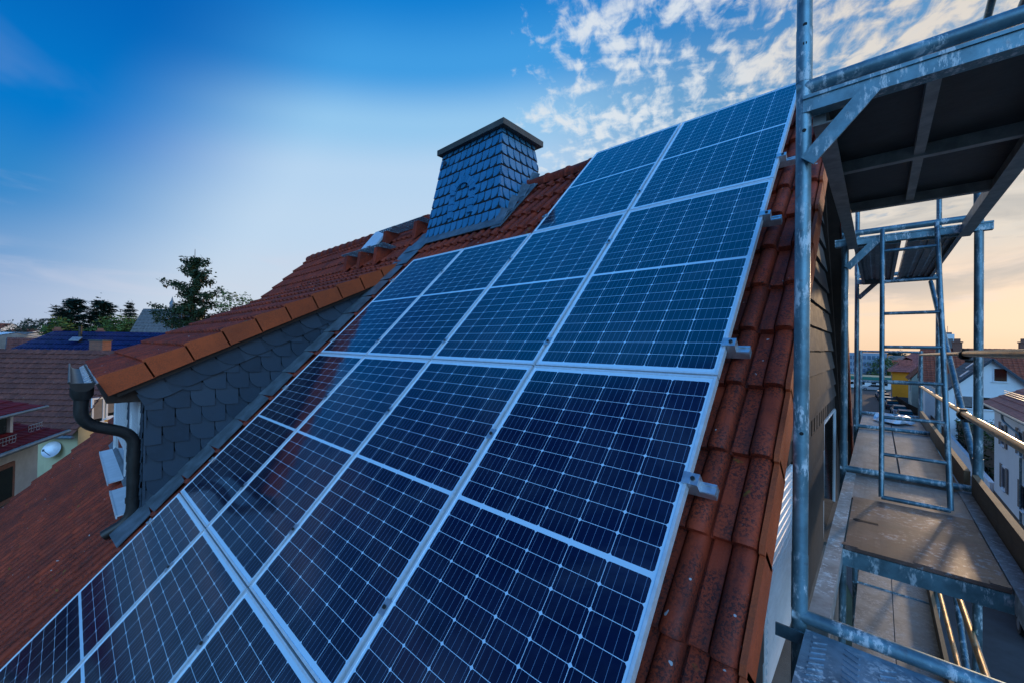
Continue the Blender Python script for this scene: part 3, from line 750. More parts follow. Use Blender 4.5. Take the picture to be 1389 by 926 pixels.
while xx > DXL+.1:
    mb.prism([DP(xx, .02, -.012), DP(xx-.29, .02, -.012), DP(xx-.29, -.125, -.030), DP(xx, -.125, -.030)], DN*.008); mb.bar(DP(xx-.30, .02, -.002), DP(xx-.30, -.12, -.020), .02, .016, DN); xx -= .31
mb.build('eaves_comb', M['zinc'], dormer)
mb = MB(); mb.tube([(-5.27, gy, gz-.05), (-5.27, gy, gz-.12), (-5.27, gy, gz-.16)], [.078,.075,.056], 18)
mb.build('outlet', M['dark_metal'], dormer, smooth=40)
def fillet(pts, r, n=7):
    pts = [V(p) for p in pts]; out = [pts[0]]
    for a, b2, c2 in zip(pts, pts[1:], pts[2:]):
        d1, d2 = (a-b2), (c2-b2); q1, q2 = b2+d1.normalized()*min(r, d1.length*.48), b2+d2.normalized()*min(r, d2.length*.48)
        out += [(q1*(1-t)**2+b2*(2*t*(1-t))+q2*t*t) for t in [i/n for i in range(n+1)]]
    return out+[pts[-1]]
mb = MB(); mb.tube(fillet([(-5.27, gy, gz-.10), (-5.28, .075, -.76), (-5.36, .44, -.915), (-5.37, .44, -1.74), (-5.42, .25, -1.86)], .13), .050, 18)
for zz in (-1.18, -1.58): mb.tube([(-5.37, .44, zz), (-5.37, .44, zz+.05)], .056, 16)
mb.build('downpipe', M['dark_metal'], dormer, smooth=40)

# ------------------------------------------------------------------ solar panels and their rails
PW, PH = .992, 1.684; CW, RH = 1.010, .8468*2
def make_panel():
    root = bpy.data.objects.new('solar_panel', None); COL.objects.link(root)
    B = (V((-1,0,0)), S3, N3)
    def q(u, v, n): return V((-u,0,0))+S3*v+N3*n
    mb = MB(); t, d = .011, .035
    for (u0, u1, v0, v1) in ((0,t,0,PH),(PW-t,PW,0,PH),(t,PW-t,0,t),(t,PW-t,PH-t,PH)):
        c = q((u0+u1)/2, (v0+v1)/2, -d/2); mb.box(c, (u1-u0, v1-v0, d), B)
    mb.build('frame', M['aluminium'], root)
    mb = MB(); ps = [(t,t),(PW-t,t),(PW-t,PH-t),(t,PH-t)]
    mb.add([q(u, v, -.0035) for u, v in ps][::-1]+[q(u, v, -.010) for u, v in ps], [(0,1,2,3)])
    mb.f.append((7,6,5,4)); mb.mi.append(0); mb.var.append(0)
    mb.uv = {0: ps[::-1], 1: ps[::-1]}
    mb.build('cells', M['cells'], root)
    return root
proto = make_panel(); first = True
rown = {3: 'top row at the ridge', 2: 'second row below the ridge', 1: 'third row below the ridge', 0: 'bottom row'}
coln = {1: 'column along the bare edge tiles', 2: 'second column from the edge tiles', 3: 'third column from the edge tiles', 4: 'column along the dormer cheek'}
used = set()
for row, cols in ((3,(1,2)),(2,(1,2,3,4)),(1,(1,2,3,4)),(0,(1,2,3,4))):
    for c in cols:
        loc = RP(P0.x-(c-1)*CW-.001, (row-1)*RH+RH*0+(.5*(RH-PH)), 0)
        lb = 'solar panel, %s, %s' % (rown[row], coln[c])
        if row == 3 and c == 2: lb = 'solar panel, top row at the ridge, on the chimney side'
        if first: proto.location = loc; tag(proto, lb, 'solar panel', 'solar panels on the roof'); first = False
        else: dup(proto, loc, lb)
def rail(s, ncol, label, left_clamp=True):
    r = thing('mounting_rail', label, 'rail', RP(P0.x, s), 'aluminium mounting rails under the panels')
    xa, xb = P0.x-ncol*CW-.06, P0.x+.085
    mb = MB()
    for (n0, n1, w, ds) in ((-.040,-.046,.040,0), (-.071,-.077,.040,0), (-.046,-.071,.006,-.017), (-.046,-.071,.006,.017), (-.056,-.061,.034,0)):
        mb.bar(RP(xa, s+ds, (n0+n1)/2), RP(xb, s+ds, (n0+n1)/2), w, abs(n1-n0), N3)
    for ds in (-.014, .014): mb.bar(RP(xa, s+ds, -.0385), RP(xb, s+ds, -.0385), .010, .006, N3)
    mb.build('profile', M['rail_alu'], r)
    for x in [xb-.25-.9*i for i in range(int((xb-xa)/.9)+1)]:
        mb = MB(); mb.bar(RP(x, s-.03, TB+.03), RP(x, s, -.08), .03, .008, V((1,0,0))); mb.build('roof_hook', M['zinc'], r)
    def clamp(x, end):
        mb = MB(); w = .045
        if end:
            sg = 1 if end > 0 else -1
            mb.box(RP(x+sg*.019, s, -.018), (.034, w, .050), (V((1,0,0)), S3, N3)); mb.box(RP(x-sg*.004, s, .006), (.028, w, .006), (V((1,0,0)), S3, N3))
        else: mb.box(RP(x, s, .003), (.040, .060, .006), (V((1,0,0)), S3, N3))
        o = mb.build('end_clamp' if end else 'mid_clamp', M['rail_alu'], r)
        mb = MB(); bx = x+(.017*(1 if end > 0 else -1) if end else 0)
        mb.tube([RP(bx, s, .006), RP(bx, s, .014)], .0085, 6); mb.build('bolt', M['dark_metal'], o)
    clamp(P0.x, 1); clamp(P0.x-ncol*CW+.02, -1)
    for c in range(1, ncol): clamp(P0.x-c*CW+.009, 0)
for s, nc, lb in ((3.68+RH*.0, 2, 'aluminium rail end under the top panel row, lower of that row'), (2.95, 4, 'aluminium rail end under the second panel row, upper one'), (1.886, 4, 'aluminium rail end under the second panel row, lower one'),
                  (1.199, 4, 'aluminium rail end jutting over a tile beside the third panel row'), (.33, 4, 'aluminium rail under the third panel row, lower one'), (-.276, 4, 'aluminium rail under the lowest panel row, by the dormer downpipe')):
    rail(s, nc, lb)

# ------------------------------------------------------------------ scaffold
XI, XO, FY = -.208, .525, {1: 1.81, 2: 4.33, 3: 6.90, 4: 8.45}
LV = (-6.98, -4.98, -2.98, -.962)             # lower transom levels
UPZ = .965
def frame(i, label, top, xo=XO, near=False):
    y = FY[i]; r = thing('scaffold_frame', label, 'scaffold frame', ((XI+xo)/2, y, GZ), 'scaffold frames along the gable')
    for x in (XI, xo):
        mb = MB(); mb.tube([(x, y, GZ+.12), (x, y, top)], .02415, 24)
        mb.tube([(x, y, GZ+.01), (x, y, GZ+.125)], .017, 10); mb.bb((x-.07, y-.07, GZ), (x+.07, y+.07, GZ+.012))
        for z in LV+(UPZ,):
            if z+.12 < top: mb.tube([(x, y, z+.02), (x, y, z+.22)], .0275 if not near else .0255, 20)
        mb.build('post', M['steel_old'] if near else M['steel'], r, smooth=40)
        if near and x == XI:                  # bolt holes through the post
            for z in (1.19, 1.12, .80, -.30):
                mb = MB(); mb.tube([(x+.004, y-.0225, z), (x+.0045, y-.0248, z)], .0065, 12); mb.build('pin_hole', M['slate_back'], r)
    for z in LV+((UPZ,) if top > 1 else ()):
        mb = MB(); mb.tube([(XI-.02, y, z), (xo+.02, y, z)], .0238, 20); mb.build('transom', M['steel_old'], r, smooth=40)
    for z in ((UPZ-.075,) if top > 1 else ()):
        mb = MB(); ov = .065 if i == 2 else .0
        mb.bb((XI-ov, y-.027, z-.026), (xo+ov, y+.027, z+.026))
        mb.bb((XI-ov, y-.033, z+.020), (xo+ov, y-.027, z+.032)); mb.bb((XI-ov, y+.027, z+.020), (xo+ov, y+.033, z+.032))
        mb.build('deck_bearer', M['steel_old'], r)
        mb = MB()
        for sx, x in ((1, XI),)+(() if near else ()):
            a, b2 = V((x+.015, y-.036, z-.21)), V((x+sx*.19, y-.036, z-.015)); mb.bar(a, b2, .008, .052, (0,0,1))
            mb.bar(a+V((0,.010,0)), b2+V((0,.010,0)), .014, .018, (0,0,1))
        mb.build('corner_brace', M['steel_old'], r)
    return r
frame(1, 'nearest scaffold frame, paint-splashed post in front of the roof edge tiles', 4.0, near=True)
frame(2, 'second scaffold frame, its thick outer post crossing the golden guard tubes', 1.97)
frame(3, 'third scaffold frame, slim posts at the far end of the upper deck', 1.97)
r4 = frame(4, 'far end scaffold frame with short posts and two end rails', .02, xo=.465)
for z in (0.0, -.47):
    mb = MB(); mb.tube([(XI, FY[4], z), (.465, FY[4], z)], .0165, 14); mb.build('end_rail', M['steel'], r4, smooth=40)
# frame 1 bracket flat at its foot
# decks
def steel_plank(name, x0, x1, y0, y1, ztop, label, embossed=False, holes=True):
    r = thing(name, label, 'scaffold plank', ((x0+x1)/2, (y0+y1)/2, ztop-.06), 'perforated steel scaffold planks')
    mb = MB(); t = .003; w = x1-x0
    mb.bb((x0, y0, ztop-.062), (x0+.004, y1, ztop)); mb.bb((x1-.004, y0, ztop-.062), (x1, y1, ztop))
    mb.bb((x0, y0, ztop-.064), (x0+.028, y1, ztop-.062)); mb.bb((x1-.028, y0, ztop-.064), (x1, y1, ztop-.062))
    rows = [x0+w*.33, x0+w*.67] if holes else []
    xs = [x0+.004]+[v for q in rows for v in (q-.006, q+.006)]+[x1-.004]
    for k in range(0, len(xs), 2): mb.bb((xs[k], y0, ztop-t), (xs[k+1], y1, ztop))
    for q in rows:
        y = y0
        while y < y1-.02:
            mb.bb((q-.006, y, ztop-t), (q+.006, min(y+.082, y1), ztop)); y += .096
    for q in (.16, .5, .84):                   # stiffening folds on the underside
        mb.bb((x0+w*q-.014, y0+.03, ztop-.020), (x0+w*q+.014, y1-.03, ztop-t-.0005))
    if embossed:
        y = y0+.05
        while y < y1-.04:
            for k in range(4):
                cx = x0+w*(.13+.25*k); sg = 1 if (k+int(y*2.2)) % 2 else -1
                d = V((.85*sg, .53, 0)).normalized()
                mb.box((cx, y+.012*(k % 2), ztop+.001), (.044, .0065, .004), (d, V((-d.y, d.x, 0)), V((0,0,1))))
            y += .030
    mb.build('plank_body', M['steel_plank'] if embossed else M['steel_dark'], r)
    for yy in (y0+.01, y1-.01):
        mb = MB(); mb.bb((x0+.006, yy-.012, ztop-.068), (x1-.006, yy+.012, ztop-.0045)); mb.build('end_cap', M['steel'], r)
    return r
steel_plank('steel_plank', -.185, .150, -.70, 1.775, -.985, 'embossed steel plank in the foreground, nearer the wall', True, False)
steel_plank('steel_plank', .158, .49, -.70, 1.775, -.985, 'embossed steel plank in the foreground, at the street side', True, False)
steel_plank('steel_plank', -.155, .128, 4.36, 6.87, .92, 'overhead steel plank past the ladder top, nearer the wall')
steel_plank('steel_plank', .165, .455, 4.36, 6.87, .92, 'overhead steel plank past the ladder top, at the street side')
for nm, ya, yb2 in (('under the hatch opening', 1.85, 4.30), ('under the wooden decks', 4.36, 6.87), ('at the far end', 6.93, 8.42)):
    steel_plank('steel_plank', -.18, .138, ya, yb2, -2.965, 'wall-side steel plank one storey down, %s' % nm, False, False)
    steel_plank('steel_plank', .146, .465, ya, yb2, -2.965, 'street-side steel plank one storey down, %s' % nm, False, False)
# hatch deck where the ladder stands
r = thing('hatch_deck', 'brown plywood hatch deck in grey aluminium frame under the ladder', 'scaffold deck', (.15, 3.1, -1.05), 'framed hatch decks')
mb = MB(); mb.bb((-.190, 1.845, -1.075), (-.128, 4.30, -.985)); mb.build('side_rail', M['alu_dirty'], r)
mb = MB(); mb.bb((.425, 1.845, -1.075), (.488, 4.30, -.985)); mb.build('side_rail', M['alu_dirty'], r)
mb = MB(); mb.bb((-.128, 2.665, -1.085), (.425, 2.70, -1.005)); mb.build('cross_rail', M['steel_old'], r)
mb = MB(); mb.bb((-.128, 4.26, -1.085), (.425, 4.298, -1.005)); mb.build('cross_rail', M['steel_old'], r)
mb = MB(); mb.bb((-.128, 3.60, -1.003), (.425, 4.262, -.991)); mb.build('deck_board', M['ply_pale'], r)
mb = MB(); mb.bb((-.120, 2.66, -1.000), (.418, 3.60, -.982)); o = mb.build('hatch_lid', M['ply'], r)
mb = MB(); mb.bb((-.085, 3.10, -.983), (.005, 3.125, -.9805)); mb.tube([(-.085,3.112,-.9825),(-.085,3.112,-.980)], .02, 12); mb.build('handle_slot', M['slate_back'], o)
for x in (-.10, .16, .39):
    mb = MB(); mb.bb((x-.03, 2.668, -.983), (x+.03, 2.70, -.979)); mb.build('hinge', M['ply'], o)
# far wooden decks
for (x0, x1, lb) in ((-.18, .128, 'long dusty deck board beyond the ladder foot, nearer the wall'), (.140, .45, 'long dusty deck board beyond the ladder foot, at the street side')):
    mb = MB(); mb.bb((x0, 4.37, -1.045), (x1, 8.42, -.99)); o = mb.build('deck_board', M['ply_pale'], None, ((x0+x1)/2, 6.4, -1.045)); tag(o, lb, 'scaffold board', 'dusty boards on the far deck')
# upper deck seen from below
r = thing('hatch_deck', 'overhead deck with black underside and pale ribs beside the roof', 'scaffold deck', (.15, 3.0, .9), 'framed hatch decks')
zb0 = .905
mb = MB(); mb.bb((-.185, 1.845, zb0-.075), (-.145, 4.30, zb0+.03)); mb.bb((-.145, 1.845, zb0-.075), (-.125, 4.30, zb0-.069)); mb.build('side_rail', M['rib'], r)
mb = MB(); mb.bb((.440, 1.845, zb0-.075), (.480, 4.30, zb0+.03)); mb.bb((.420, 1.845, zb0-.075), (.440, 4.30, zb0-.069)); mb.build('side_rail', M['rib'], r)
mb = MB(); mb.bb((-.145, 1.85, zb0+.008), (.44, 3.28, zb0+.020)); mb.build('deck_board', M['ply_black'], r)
for y in (2.52, 3.26):
    mb = MB(); mb.bb((-.145, y-.018, zb0-.045), (.44, y+.018, zb0+.007)); mb.build('cross_rib', M['rib'], r)
mb = MB(); mb.bb((.112, 1.85, zb0-.035), (.146, 3.24, zb0+.0065)); mb.build('long_rib', M['rib'], r)
# ladder
lad = thing('ladder', 'narrow steel ladder leaning from the hatch lid to the upper deck', 'ladder', (.18, 3.69, -.98))
A0, A1, B0, B1 = V((.02,3.665,-.968)), V((.02,4.235,.935)), V((.335,3.665,-.968)), V((.312,4.235,.935))
for a, b2 in ((A0, A1), (B0, B1)):
    mb = MB(); d = (b2-a).normalized(); mb.tube(fillet([a, b2-d*.06, b2+V((0,.03,.015))], .05), .0145, 14); mb.build('stile', M['steel'], lad, smooth=40)
for k in range(8):
    t = .0 if k == 0 else .015+k*.128
    mb = MB(); a, b2 = A0.lerp(A1, t), B0.lerp(B1, t); mb.tube([a, b2], .012 if k else .0145, 12); mb.build('rung', M['steel'], lad, smooth=40)
# guard tubes
def guard(name, pts, r, label, mat='rail_pipe', cpl=(), group='scaffold guard tubes'):
    o = thing(name, label, 'guard tube', V(pts[0]), group)
    for p, q, rr in zip(pts, pts[1:], r if isinstance(r, (list,tuple)) else [r]*9):
        mb = MB(); mb.tube([p, q], rr, 20); mb.build('tube', M[mat], o, smooth=40)
    for c in cpl:
        mb = MB(); c = V(c); mb.box(c, (.035,.06,.075)); mb.tube([c+V((0,-.03,-.01)), c+V((0,.03,-.01))], .036, 14)
        mb.tube([c+V((.0,0,-.05)), c+V((.045,0,-.05))], .012, 8); mb.build('coupler', M['dark_metal'], o)
    return o
gx = .478
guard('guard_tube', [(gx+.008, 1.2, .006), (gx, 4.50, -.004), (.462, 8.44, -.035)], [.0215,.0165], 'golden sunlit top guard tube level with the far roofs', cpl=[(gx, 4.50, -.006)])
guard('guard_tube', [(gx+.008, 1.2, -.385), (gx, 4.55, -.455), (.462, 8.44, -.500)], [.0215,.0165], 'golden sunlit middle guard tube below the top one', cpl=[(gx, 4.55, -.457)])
guard('guard_tube', [(.505, 1.9, -1.965), (.49, 5.05, -1.965), (.49, 8.4, -1.965)], [.020,.017], 'guard tube one storey down, higher one with coupler, over the road', cpl=[(.49, 5.05, -1.967)])
guard('guard_tube', [(.475, 1.9, -2.43), (.470, 8.4, -2.43)], [.018], 'guard tube one storey down, lower one next to the wooden toe board')
guard('diagonal_brace', [(.560, 4.40, -1.03), (.455, 6.83, .83)], [.0215], 'slanting brace tube from the toe board up to the overhead steel planks', 'steel', group=None)
guard('diagonal_brace', [(.560, 4.42, -2.98), (.505, 6.85, -1.2)], [.0215], 'slanting brace tube one storey down beside the toe board', 'steel', group=None)
guard('guard_tube', [(.565, 1.0, 1.84), (.555, 6.95, 1.86)], [.0215], 'dark guard tube crossing the upper right sky corner', 'steel')
guard('diagonal_brace', [(.56, 3.3, 2.56), (.56, 4.9, 2.27)], [.0215], 'dark brace tube above the overhead deck at the picture top', 'steel', group=None)
# toe boards
for (p, q, h, lb) in (((.515, 1.6, -.925), (.505, 4.28, -.925), .15, 'sunlit brown toe board along the hatch deck'), ((.480, 4.38, -.925), (.470, 8.40, -.925), .15, 'warm toe board along the far dusty boards'), ((.480, 1.9, -2.89), (.478, 8.4, -2.89), .15, 'toe board one storey down beside the steel planks')):
    mb = MB(); mb.bar(p, q, .032, h); o = mb.build('toe_board', M['plank'], None, p); tag(o, lb, 'toe board', 'wooden toe boards')
# flat bracket at the near post foot
mb = MB(); mb.bb((-.275, 1.765, -1.045), (-.165, 1.773, -1.000)); o = mb.build('wall_tie', M['steel'], None, (-.2, 1.77, -1.05)); tag(o, 'flat steel tie at the foot of the nearest scaffold post', 'wall tie')
# crumpled sheet and tools at the deck end
rng = random.Random(77); mb = MB(); n = 12; vs = []
for j in range(n+1):
    for i in range(n+1):
        x, y = -.02+.36*i/n, 7.55+.75*j/n; ed = min(i, n-i, j, n-j)
        vs.append((x+rng.uniform(-.012,.012)+.04*math.sin(j), y+.1*math.sin(i*.7), -.985+(.03+.055*rng.random())*(.35 if ed == 0 else 1)))
mb.add(vs, [(j*(n+1)+i, j*(n+1)+i+1, (j+1)*(n+1)+i+1, (j+1)*(n+1)+i) for j in range(n) for i in range(n)])
o = mb.build('plastic_sheet', M['white_sheet'], None, (.15,7.9,-.99)); tag(o, 'crumpled white plastic sheet at the far end of the deck', 'sheet')

# ------------------------------------------------------------------ neighbouring houses: generic pieces
def lattice_roof(mb, a, b2, c2, d2, nu, nv, amp, seed=1):     # a-b eave, d-c ridge; corrugated and stepped tile surface
    a, b2, c2, d2 = V(a), V(b2), V(c2), V(d2); n = (b2-a).cross(d2-a).normalized()
    rng = random.Random(seed); per = 6
    for j in range(nv):
        vs = []
        for (t, o_) in ((j/nv, amp*.2), (j/nv+.0005, amp*1.5), ((j+1)/nv+.002, amp*.2)):
            for i in range(nu*per+1):
                s = i/(nu*per); L, Rr = a.lerp(d2, min(1, t)), b2.lerp(c2, min(1, t))
                h = amp*max(0, math.sin(2*math.pi*i/per))
                vs.append(L.lerp(Rr, s)+n*(h+o_))
        q = nu*per+1; b = len(mb.v); mb.v += [tuple(p) for p in vs]; rv = [rng.random() for _ in range(nu+1)]
        for r_ in range(2):
            for i in range(nu*per):
                mb.f.append((b+r_*q+i, b+r_*q+i+1, b+(r_+1)*q+i+1, b+(r_+1)*q+i)); mb.mi.append(0); mb.var.append(rv[i//per])
def win(par, c, ux, w, h, frame_m='white_pvc', glass_m='glass', nrm=None, shutters=None, half=0.0, depth=.05):
    c = V(c); ux = V(ux).normalized(); uz = V((0,0,1)); nn = V(nrm).normalized() if nrm is not None else ux.cross(uz)
    mb = MB(); t = .07
    for (du, dz, sw, sh) in ((-w/2+t/2,0,t,h),(w/2-t/2,0,t,h),(0,h/2-t/2,w-2*t,t),(0,-h/2+t/2,w-2*t,t)):
        mb.box(c+ux*du+uz*dz+nn*.02, (sw, depth, sh), (ux, nn, uz))
    o = mb.build('window', M[frame_m], par)
    mb = MB(); mb.box(c+nn*.008, (w-2*t, .012, h-2*t), (ux, nn, uz)); mb.build('pane', M[glass_m], o)
    mb = MB(); mb.box(c-uz*(h/2+.03)+nn*.06, (w+.12, .14, .05), (ux, nn, uz)); mb.build('sill', M['white_render'], o)
    if half:
        mb = MB(); mb.box(c+uz*(h/2-t-h*half/2)+nn*.022, (w-2*t, .014, h*half), (ux, nn, uz)); mb.build('roller_shutter', M['shutter'], o)
    if shutters:
        for sx in (-1, 1):
            mb = MB(); cc = c+ux*sx*(w/2+shutters/2+.02)+nn*.035
            mb.box(cc, (shutters, .03, h+.1), (ux, nn, uz))
            for k in range(9): mb.box(cc+uz*(-h/2+h*(k+.5)/9)+nn*.02, (shutters*.78, .012, .045), (ux, nn, uz))
            mb.build('shutter', M['shutter'], o)
    return o
FH = V((-math.sin(YAW), math.cos(YAW), 0)); RH_ = V((math.cos(YAW), math.sin(YAW), 0))
def HD(r, d, z): return RH_*r+FH*d+V((0,0,z))               # right / ahead / up seen from the scaffold
UZ = V((0,0,1))

# brown-roofed house behind the gutter (left)
e0 = at(101, 590, 15.5); er, ez = e0.dot(RH_), e0.z; ed = 15.5
rd, rz = 18.0, at(60, 474, 18.0).z
b1 = thing('neighbour_house', 'cream house with big brown tiled roof behind the dormer gutter', 'house', HD(er-5, ed+2, GZ))
W = 14.0
mb = MB(); lattice_roof(mb, HD(er-W, ed, ez), HD(er, ed, ez), HD(er, rd, rz), HD(er-W, rd, rz), 44, 16, .040, 2)
lattice_roof(mb, HD(er, 2*rd-ed, ez), HD(er-W, 2*rd-ed, ez), HD(er-W, rd, rz), HD(er, rd, rz), 44, 12, .022, 3)
rf = mb.build('roof', M['brown_tile'], b1)
mb = MB(); wr = er-.12; fe = ed+.25
pts = [HD(wr, fe, GZ), HD(wr, 2*rd-fe, GZ), HD(wr, 2*rd-fe, ez+.2), HD(wr, rd, rz-.12), HD(wr, fe, ez+.2)]
mb.prism(pts, -RH_*(W-.3)); mb.build('wall', M['cream_render'], b1)
mb = MB(); mb.prism([p+RH_*.004 for p in pts], RH_*.03); mb.build('gable_wall', M['pale_yellow_render'], b1)
mb = MB(); mb.tube([HD(er-W, ed-.06, ez-.05), HD(er+.05, ed-.06, ez-.05)], .065, 10); mb.build('gutter', M['lead'], b1)
for q in ((132, 556, 1.2), (151, 548, 3.3), (166, 560, 5.0)):
    rr = ray(q[0], q[1]); t = (wr+.034)/rr.dot(RH_); p = rr*t; win(b1, p, FH, .5, 1.05, 'white_pvc', 'glass', RH_, half=.75)
p = at(136, 471, rd+.3); mb = MB(); mb.bb((-.30,-.2,-.9), (.30,.2,.28)); mb.v = [tuple(V((p.x,p.y,p.z))+RH_*a+FH*b2+UZ*c2) for a, b2, c2 in mb.v]; ch = mb.build('chimney', M['brick'], rf)
mb = MB(); mb.bb((-.33,-.23,.28), (.33,.23,.34)); mb.v = [tuple(V((p.x,p.y,p.z))+RH_*a+FH*b2+UZ*c2) for a, b2, c2 in mb.v]; mb.build('cap', M['cap'], b1)
# satellite dish on its front wall
rr = ray(70, 609); p = rr*((fe-.16)/rr.dot(FH)); dish = thing('satellite_dish', 'grey satellite dish on the cream wall under the brown roof', 'satellite dish', p)
mb = MB(); ax = (-FH*.9+RH_*.15+UZ*.42).normalized(); q = ax.orthogonal().normalized(); q2 = ax.cross(q); vs = [p-ax*.05]; n = 24
for k, (r_, h_) in enumerate(((.12,-.04),(.24,-.015),(.31,.02))):
    vs += [p+(q*math.cos(2*math.pi*i/n)+q2*math.sin(2*math.pi*i/n))*r_+ax*h_ for i in range(n)]
fs = [(0, 1+i, 1+(i+1) % n) for i in range(n)]+[(1+k*n+i, 1+(k+1)*n+i, 1+(k+1)*n+(i+1) % n, 1+k*n+(i+1) % n) for k in range(2) for i in range(n)]
mb.add(vs, fs); mb.build('reflector', M['white_sheet'], dish, smooth=60)
mb = MB(); mb.tube([p-q2*.0-UZ*.28, p+ax*.34-UZ*.12], .012, 8); mb.box(p+ax*.36-UZ*.10, (.06,.06,.08)); mb.build('arm', M['lead'], dish)
mb = MB(); mb.tube([p-ax*.06, p-ax*.10-FH*-.12], .02, 8); mb.build('mast', M['lead'], dish)

# stained house with dark red dormer roofs at the left picture edge
c0 = at(52, 587, 11.5); dv = (FH-RH_*.50).normalized(); dn = V((dv.y, -dv.x, 0)); dn = dn if dn.dot(RH_) > 0 else -dn     # wall runs along dv, faces dn
b2h = thing('neighbour_house', 'stained pale house with two dark red dormer roofs behind our tiles', 'house', V((c0.x, c0.y, GZ))-dn*2-dv*3)
zE = c0.z
mb = MB(); q0 = V((c0.x, c0.y, GZ)); mb.prism([q0, q0-dv*8, q0-dv*8+UZ*(zE-GZ), q0+UZ*(zE-GZ)], -dn*6); mb.build('wall', M['grey_render'], b2h)
def L2(a, n_, z): return V((c0.x, c0.y, 0))+dv*a+dn*n_+UZ*z     # a along the eave (away +), n_ outwards
mb = MB(); lattice_roof(mb, L2(-8, .42, zE-.02), L2(.30, .42, zE-.02), L2(.30, -1.1, zE+.42), L2(-8, -1.1, zE+.42), 28, 5, .018, 6); mb.build('roof', M['maroon_tile'], b2h)
mb = MB(); mb.tube([L2(-8, .50, zE-.04), L2(.34, .50, zE-.04)], .055, 10); mb.build('gutter', M['lead'], b2h)
mb = MB(); mb.prism([L2(-8,-.25,zE+.12), L2(-.65,-.25,zE+.12), L2(-.65,-.25,zE+.85), L2(-8,-.25,zE+.85)], -dn*2); dm = mb.build('dormer', M['shutter'], b2h)
for a in (-1.3, -2.4): 
    mb = MB(); mb.box(L2(a, -.24, zE+.5), (.8,.04,.6), (dv, dn, UZ)); w_ = mb.build('window', M['glass'], dm)
mb = MB(); mb.box(L2(-.75,-.22,zE+.48), (.12,.06,.72), (dv, dn, UZ)); mb.build('white_post', M['white_pvc'], dm)
mb = MB(); lattice_roof(mb, L2(-8,.20,zE+.80), L2(-.25,.20,zE+.80), L2(-.35,-1.6,zE+1.28), L2(-8,-1.6,zE+1.28), 24, 6, .016, 7); mb.build('roof', M['maroon_tile'], dm)
mb = MB(); mb.tube([L2(-8,.25,zE+.78), L2(-.2,.25,zE+.78)], .04, 8); mb.build('gutter', M['lead'], dm)
def snow_guard(par, a0, a1, n_, z):
    mb = MB()
    for zz in (0, .09, .18): mb.bar(L2(a0, n_, z+zz), L2(a1, n_, z+zz), .012, .012)
    k = a0
    while k <= a1: mb.bar(L2(k, n_, z-.03), L2(k, n_, z+.18), .010, .010, dv); k += .12
    mb.build('snow_guard', M['zinc'], par)
snow_guard(b2h, -.5, .15, .02, zE+.12); snow_guard(b2h, -4.2, -1.4, .2, zE+.06); snow_guard(b2h, -3.4, -.9, -.4, zE+1.0)
p = L2(-1.55, .02, at(8, 655, 10).z-.1); mb = MB(); mb.box(p, (.95,.05,1.0), (dv, dn, UZ)); o = mb.build('window', M['brick'], b2h)
mb = MB(); mb.box(p+dn*.012, (.72,.05,.78), (dv, dn, UZ)); mb.build('pane', M['glass'], o)
mb = MB(); mb.box(p-UZ*.56+dn*.10, (1.1,.26,.05), (dv, dn, UZ)); mb.build('sill', M['plinth'], o)
mb = MB(); mb.box(L2(-1.2, .10, at(45, 690, 11.5).z-.05), (3.2,.22,.20), (dv, dn, UZ)); mb.build('cornice', M['white_render'], b2h)

# added house, unseen beyond our own roof, keeps low sun off the left house
o = thing('neighbour_house', 'unseen cream house added behind the slate-hung house to block low sun', 'house', (-13, 16, GZ))
mb = MB(); mb.prism([(-19.5,12.5,GZ), (-19.5,19,GZ), (-19.5,19,-1.9), (-19.5,15.7,1.0), (-19.5,12.5,-1.9)], (11.5,0,0)); mb.build('wall', M['cream_render'], o)
mb = MB(); lattice_roof(mb, (-19.8,12.1,-2.1), (-7.7,12.1,-2.1), (-7.7,15.7,1.15), (-19.8,15.7,1.15), 36, 13, .03, 31); lattice_roof(mb, (-7.7,19.4,-2.1), (-19.8,19.4,-2.1), (-19.8,15.7,1.15), (-7.7,15.7,1.15), 36, 13, .03, 32); mb.build('roof', M['red_tile'], o)
# glazed blue roof
bz = at(140, 451.5, 34).z; xa, xb = at(74, 451, 34).dot(RH_), at(225, 452, 34).dot(RH_)
b3 = thing('neighbour_house', 'house with glossy blue glazed tile roof behind the brown roof', 'house', HD((xa+xb)/2, 35, GZ))
mb = MB(); lattice_roof(mb, HD(xa-3.3, 30, bz-3.4), HD(xb+2, 30, bz-3.4), HD(xb+2, 34, bz), HD(xa, 34, bz), 44, 10, .06, 11)
mb.prism([HD(xa-3.3, 30, bz-3.4), HD(xa, 34, bz), HD(xa-3.3, 38, bz-3.4)], -UZ*.03, .5); mb.tube([HD(xa, 34, bz), HD(xb+2, 34, bz)], .10, 10); mb.tube([HD(xa-3.3, 30, bz-3.4), HD(xa, 34, bz)], .10, 10)
mb.build('roof', M['blue_tile'], b3)
mb = MB(); q = [HD(xa-3, 30.3, GZ), HD(xb+2, 30.3, GZ), HD(xb+2, 37.5, GZ), HD(xa-3, 37.5, GZ)]; mb.prism(q, UZ*(bz-3.5-GZ)); mb.build('wall', M['white_render'], b3)
p = at(109, 452, 33); mb = MB(); mb.tube([p-UZ*.7, p+UZ*.50], .12, 12); mb.tube([p+UZ*.50, p+UZ*.56], .17, 12); mb.build('vent_pipe', M['dark_metal'], b3)
mb = MB(); mb.prism([p+RH_*-.4-UZ*.62-FH*.5, p+RH_*.4-UZ*.62-FH*.5, p+RH_*.4-UZ*.35-FH*.2, p-RH_*.4-UZ*.35-FH*.2], UZ*.05); mb.build('vent_collar', M['zinc'], b3)

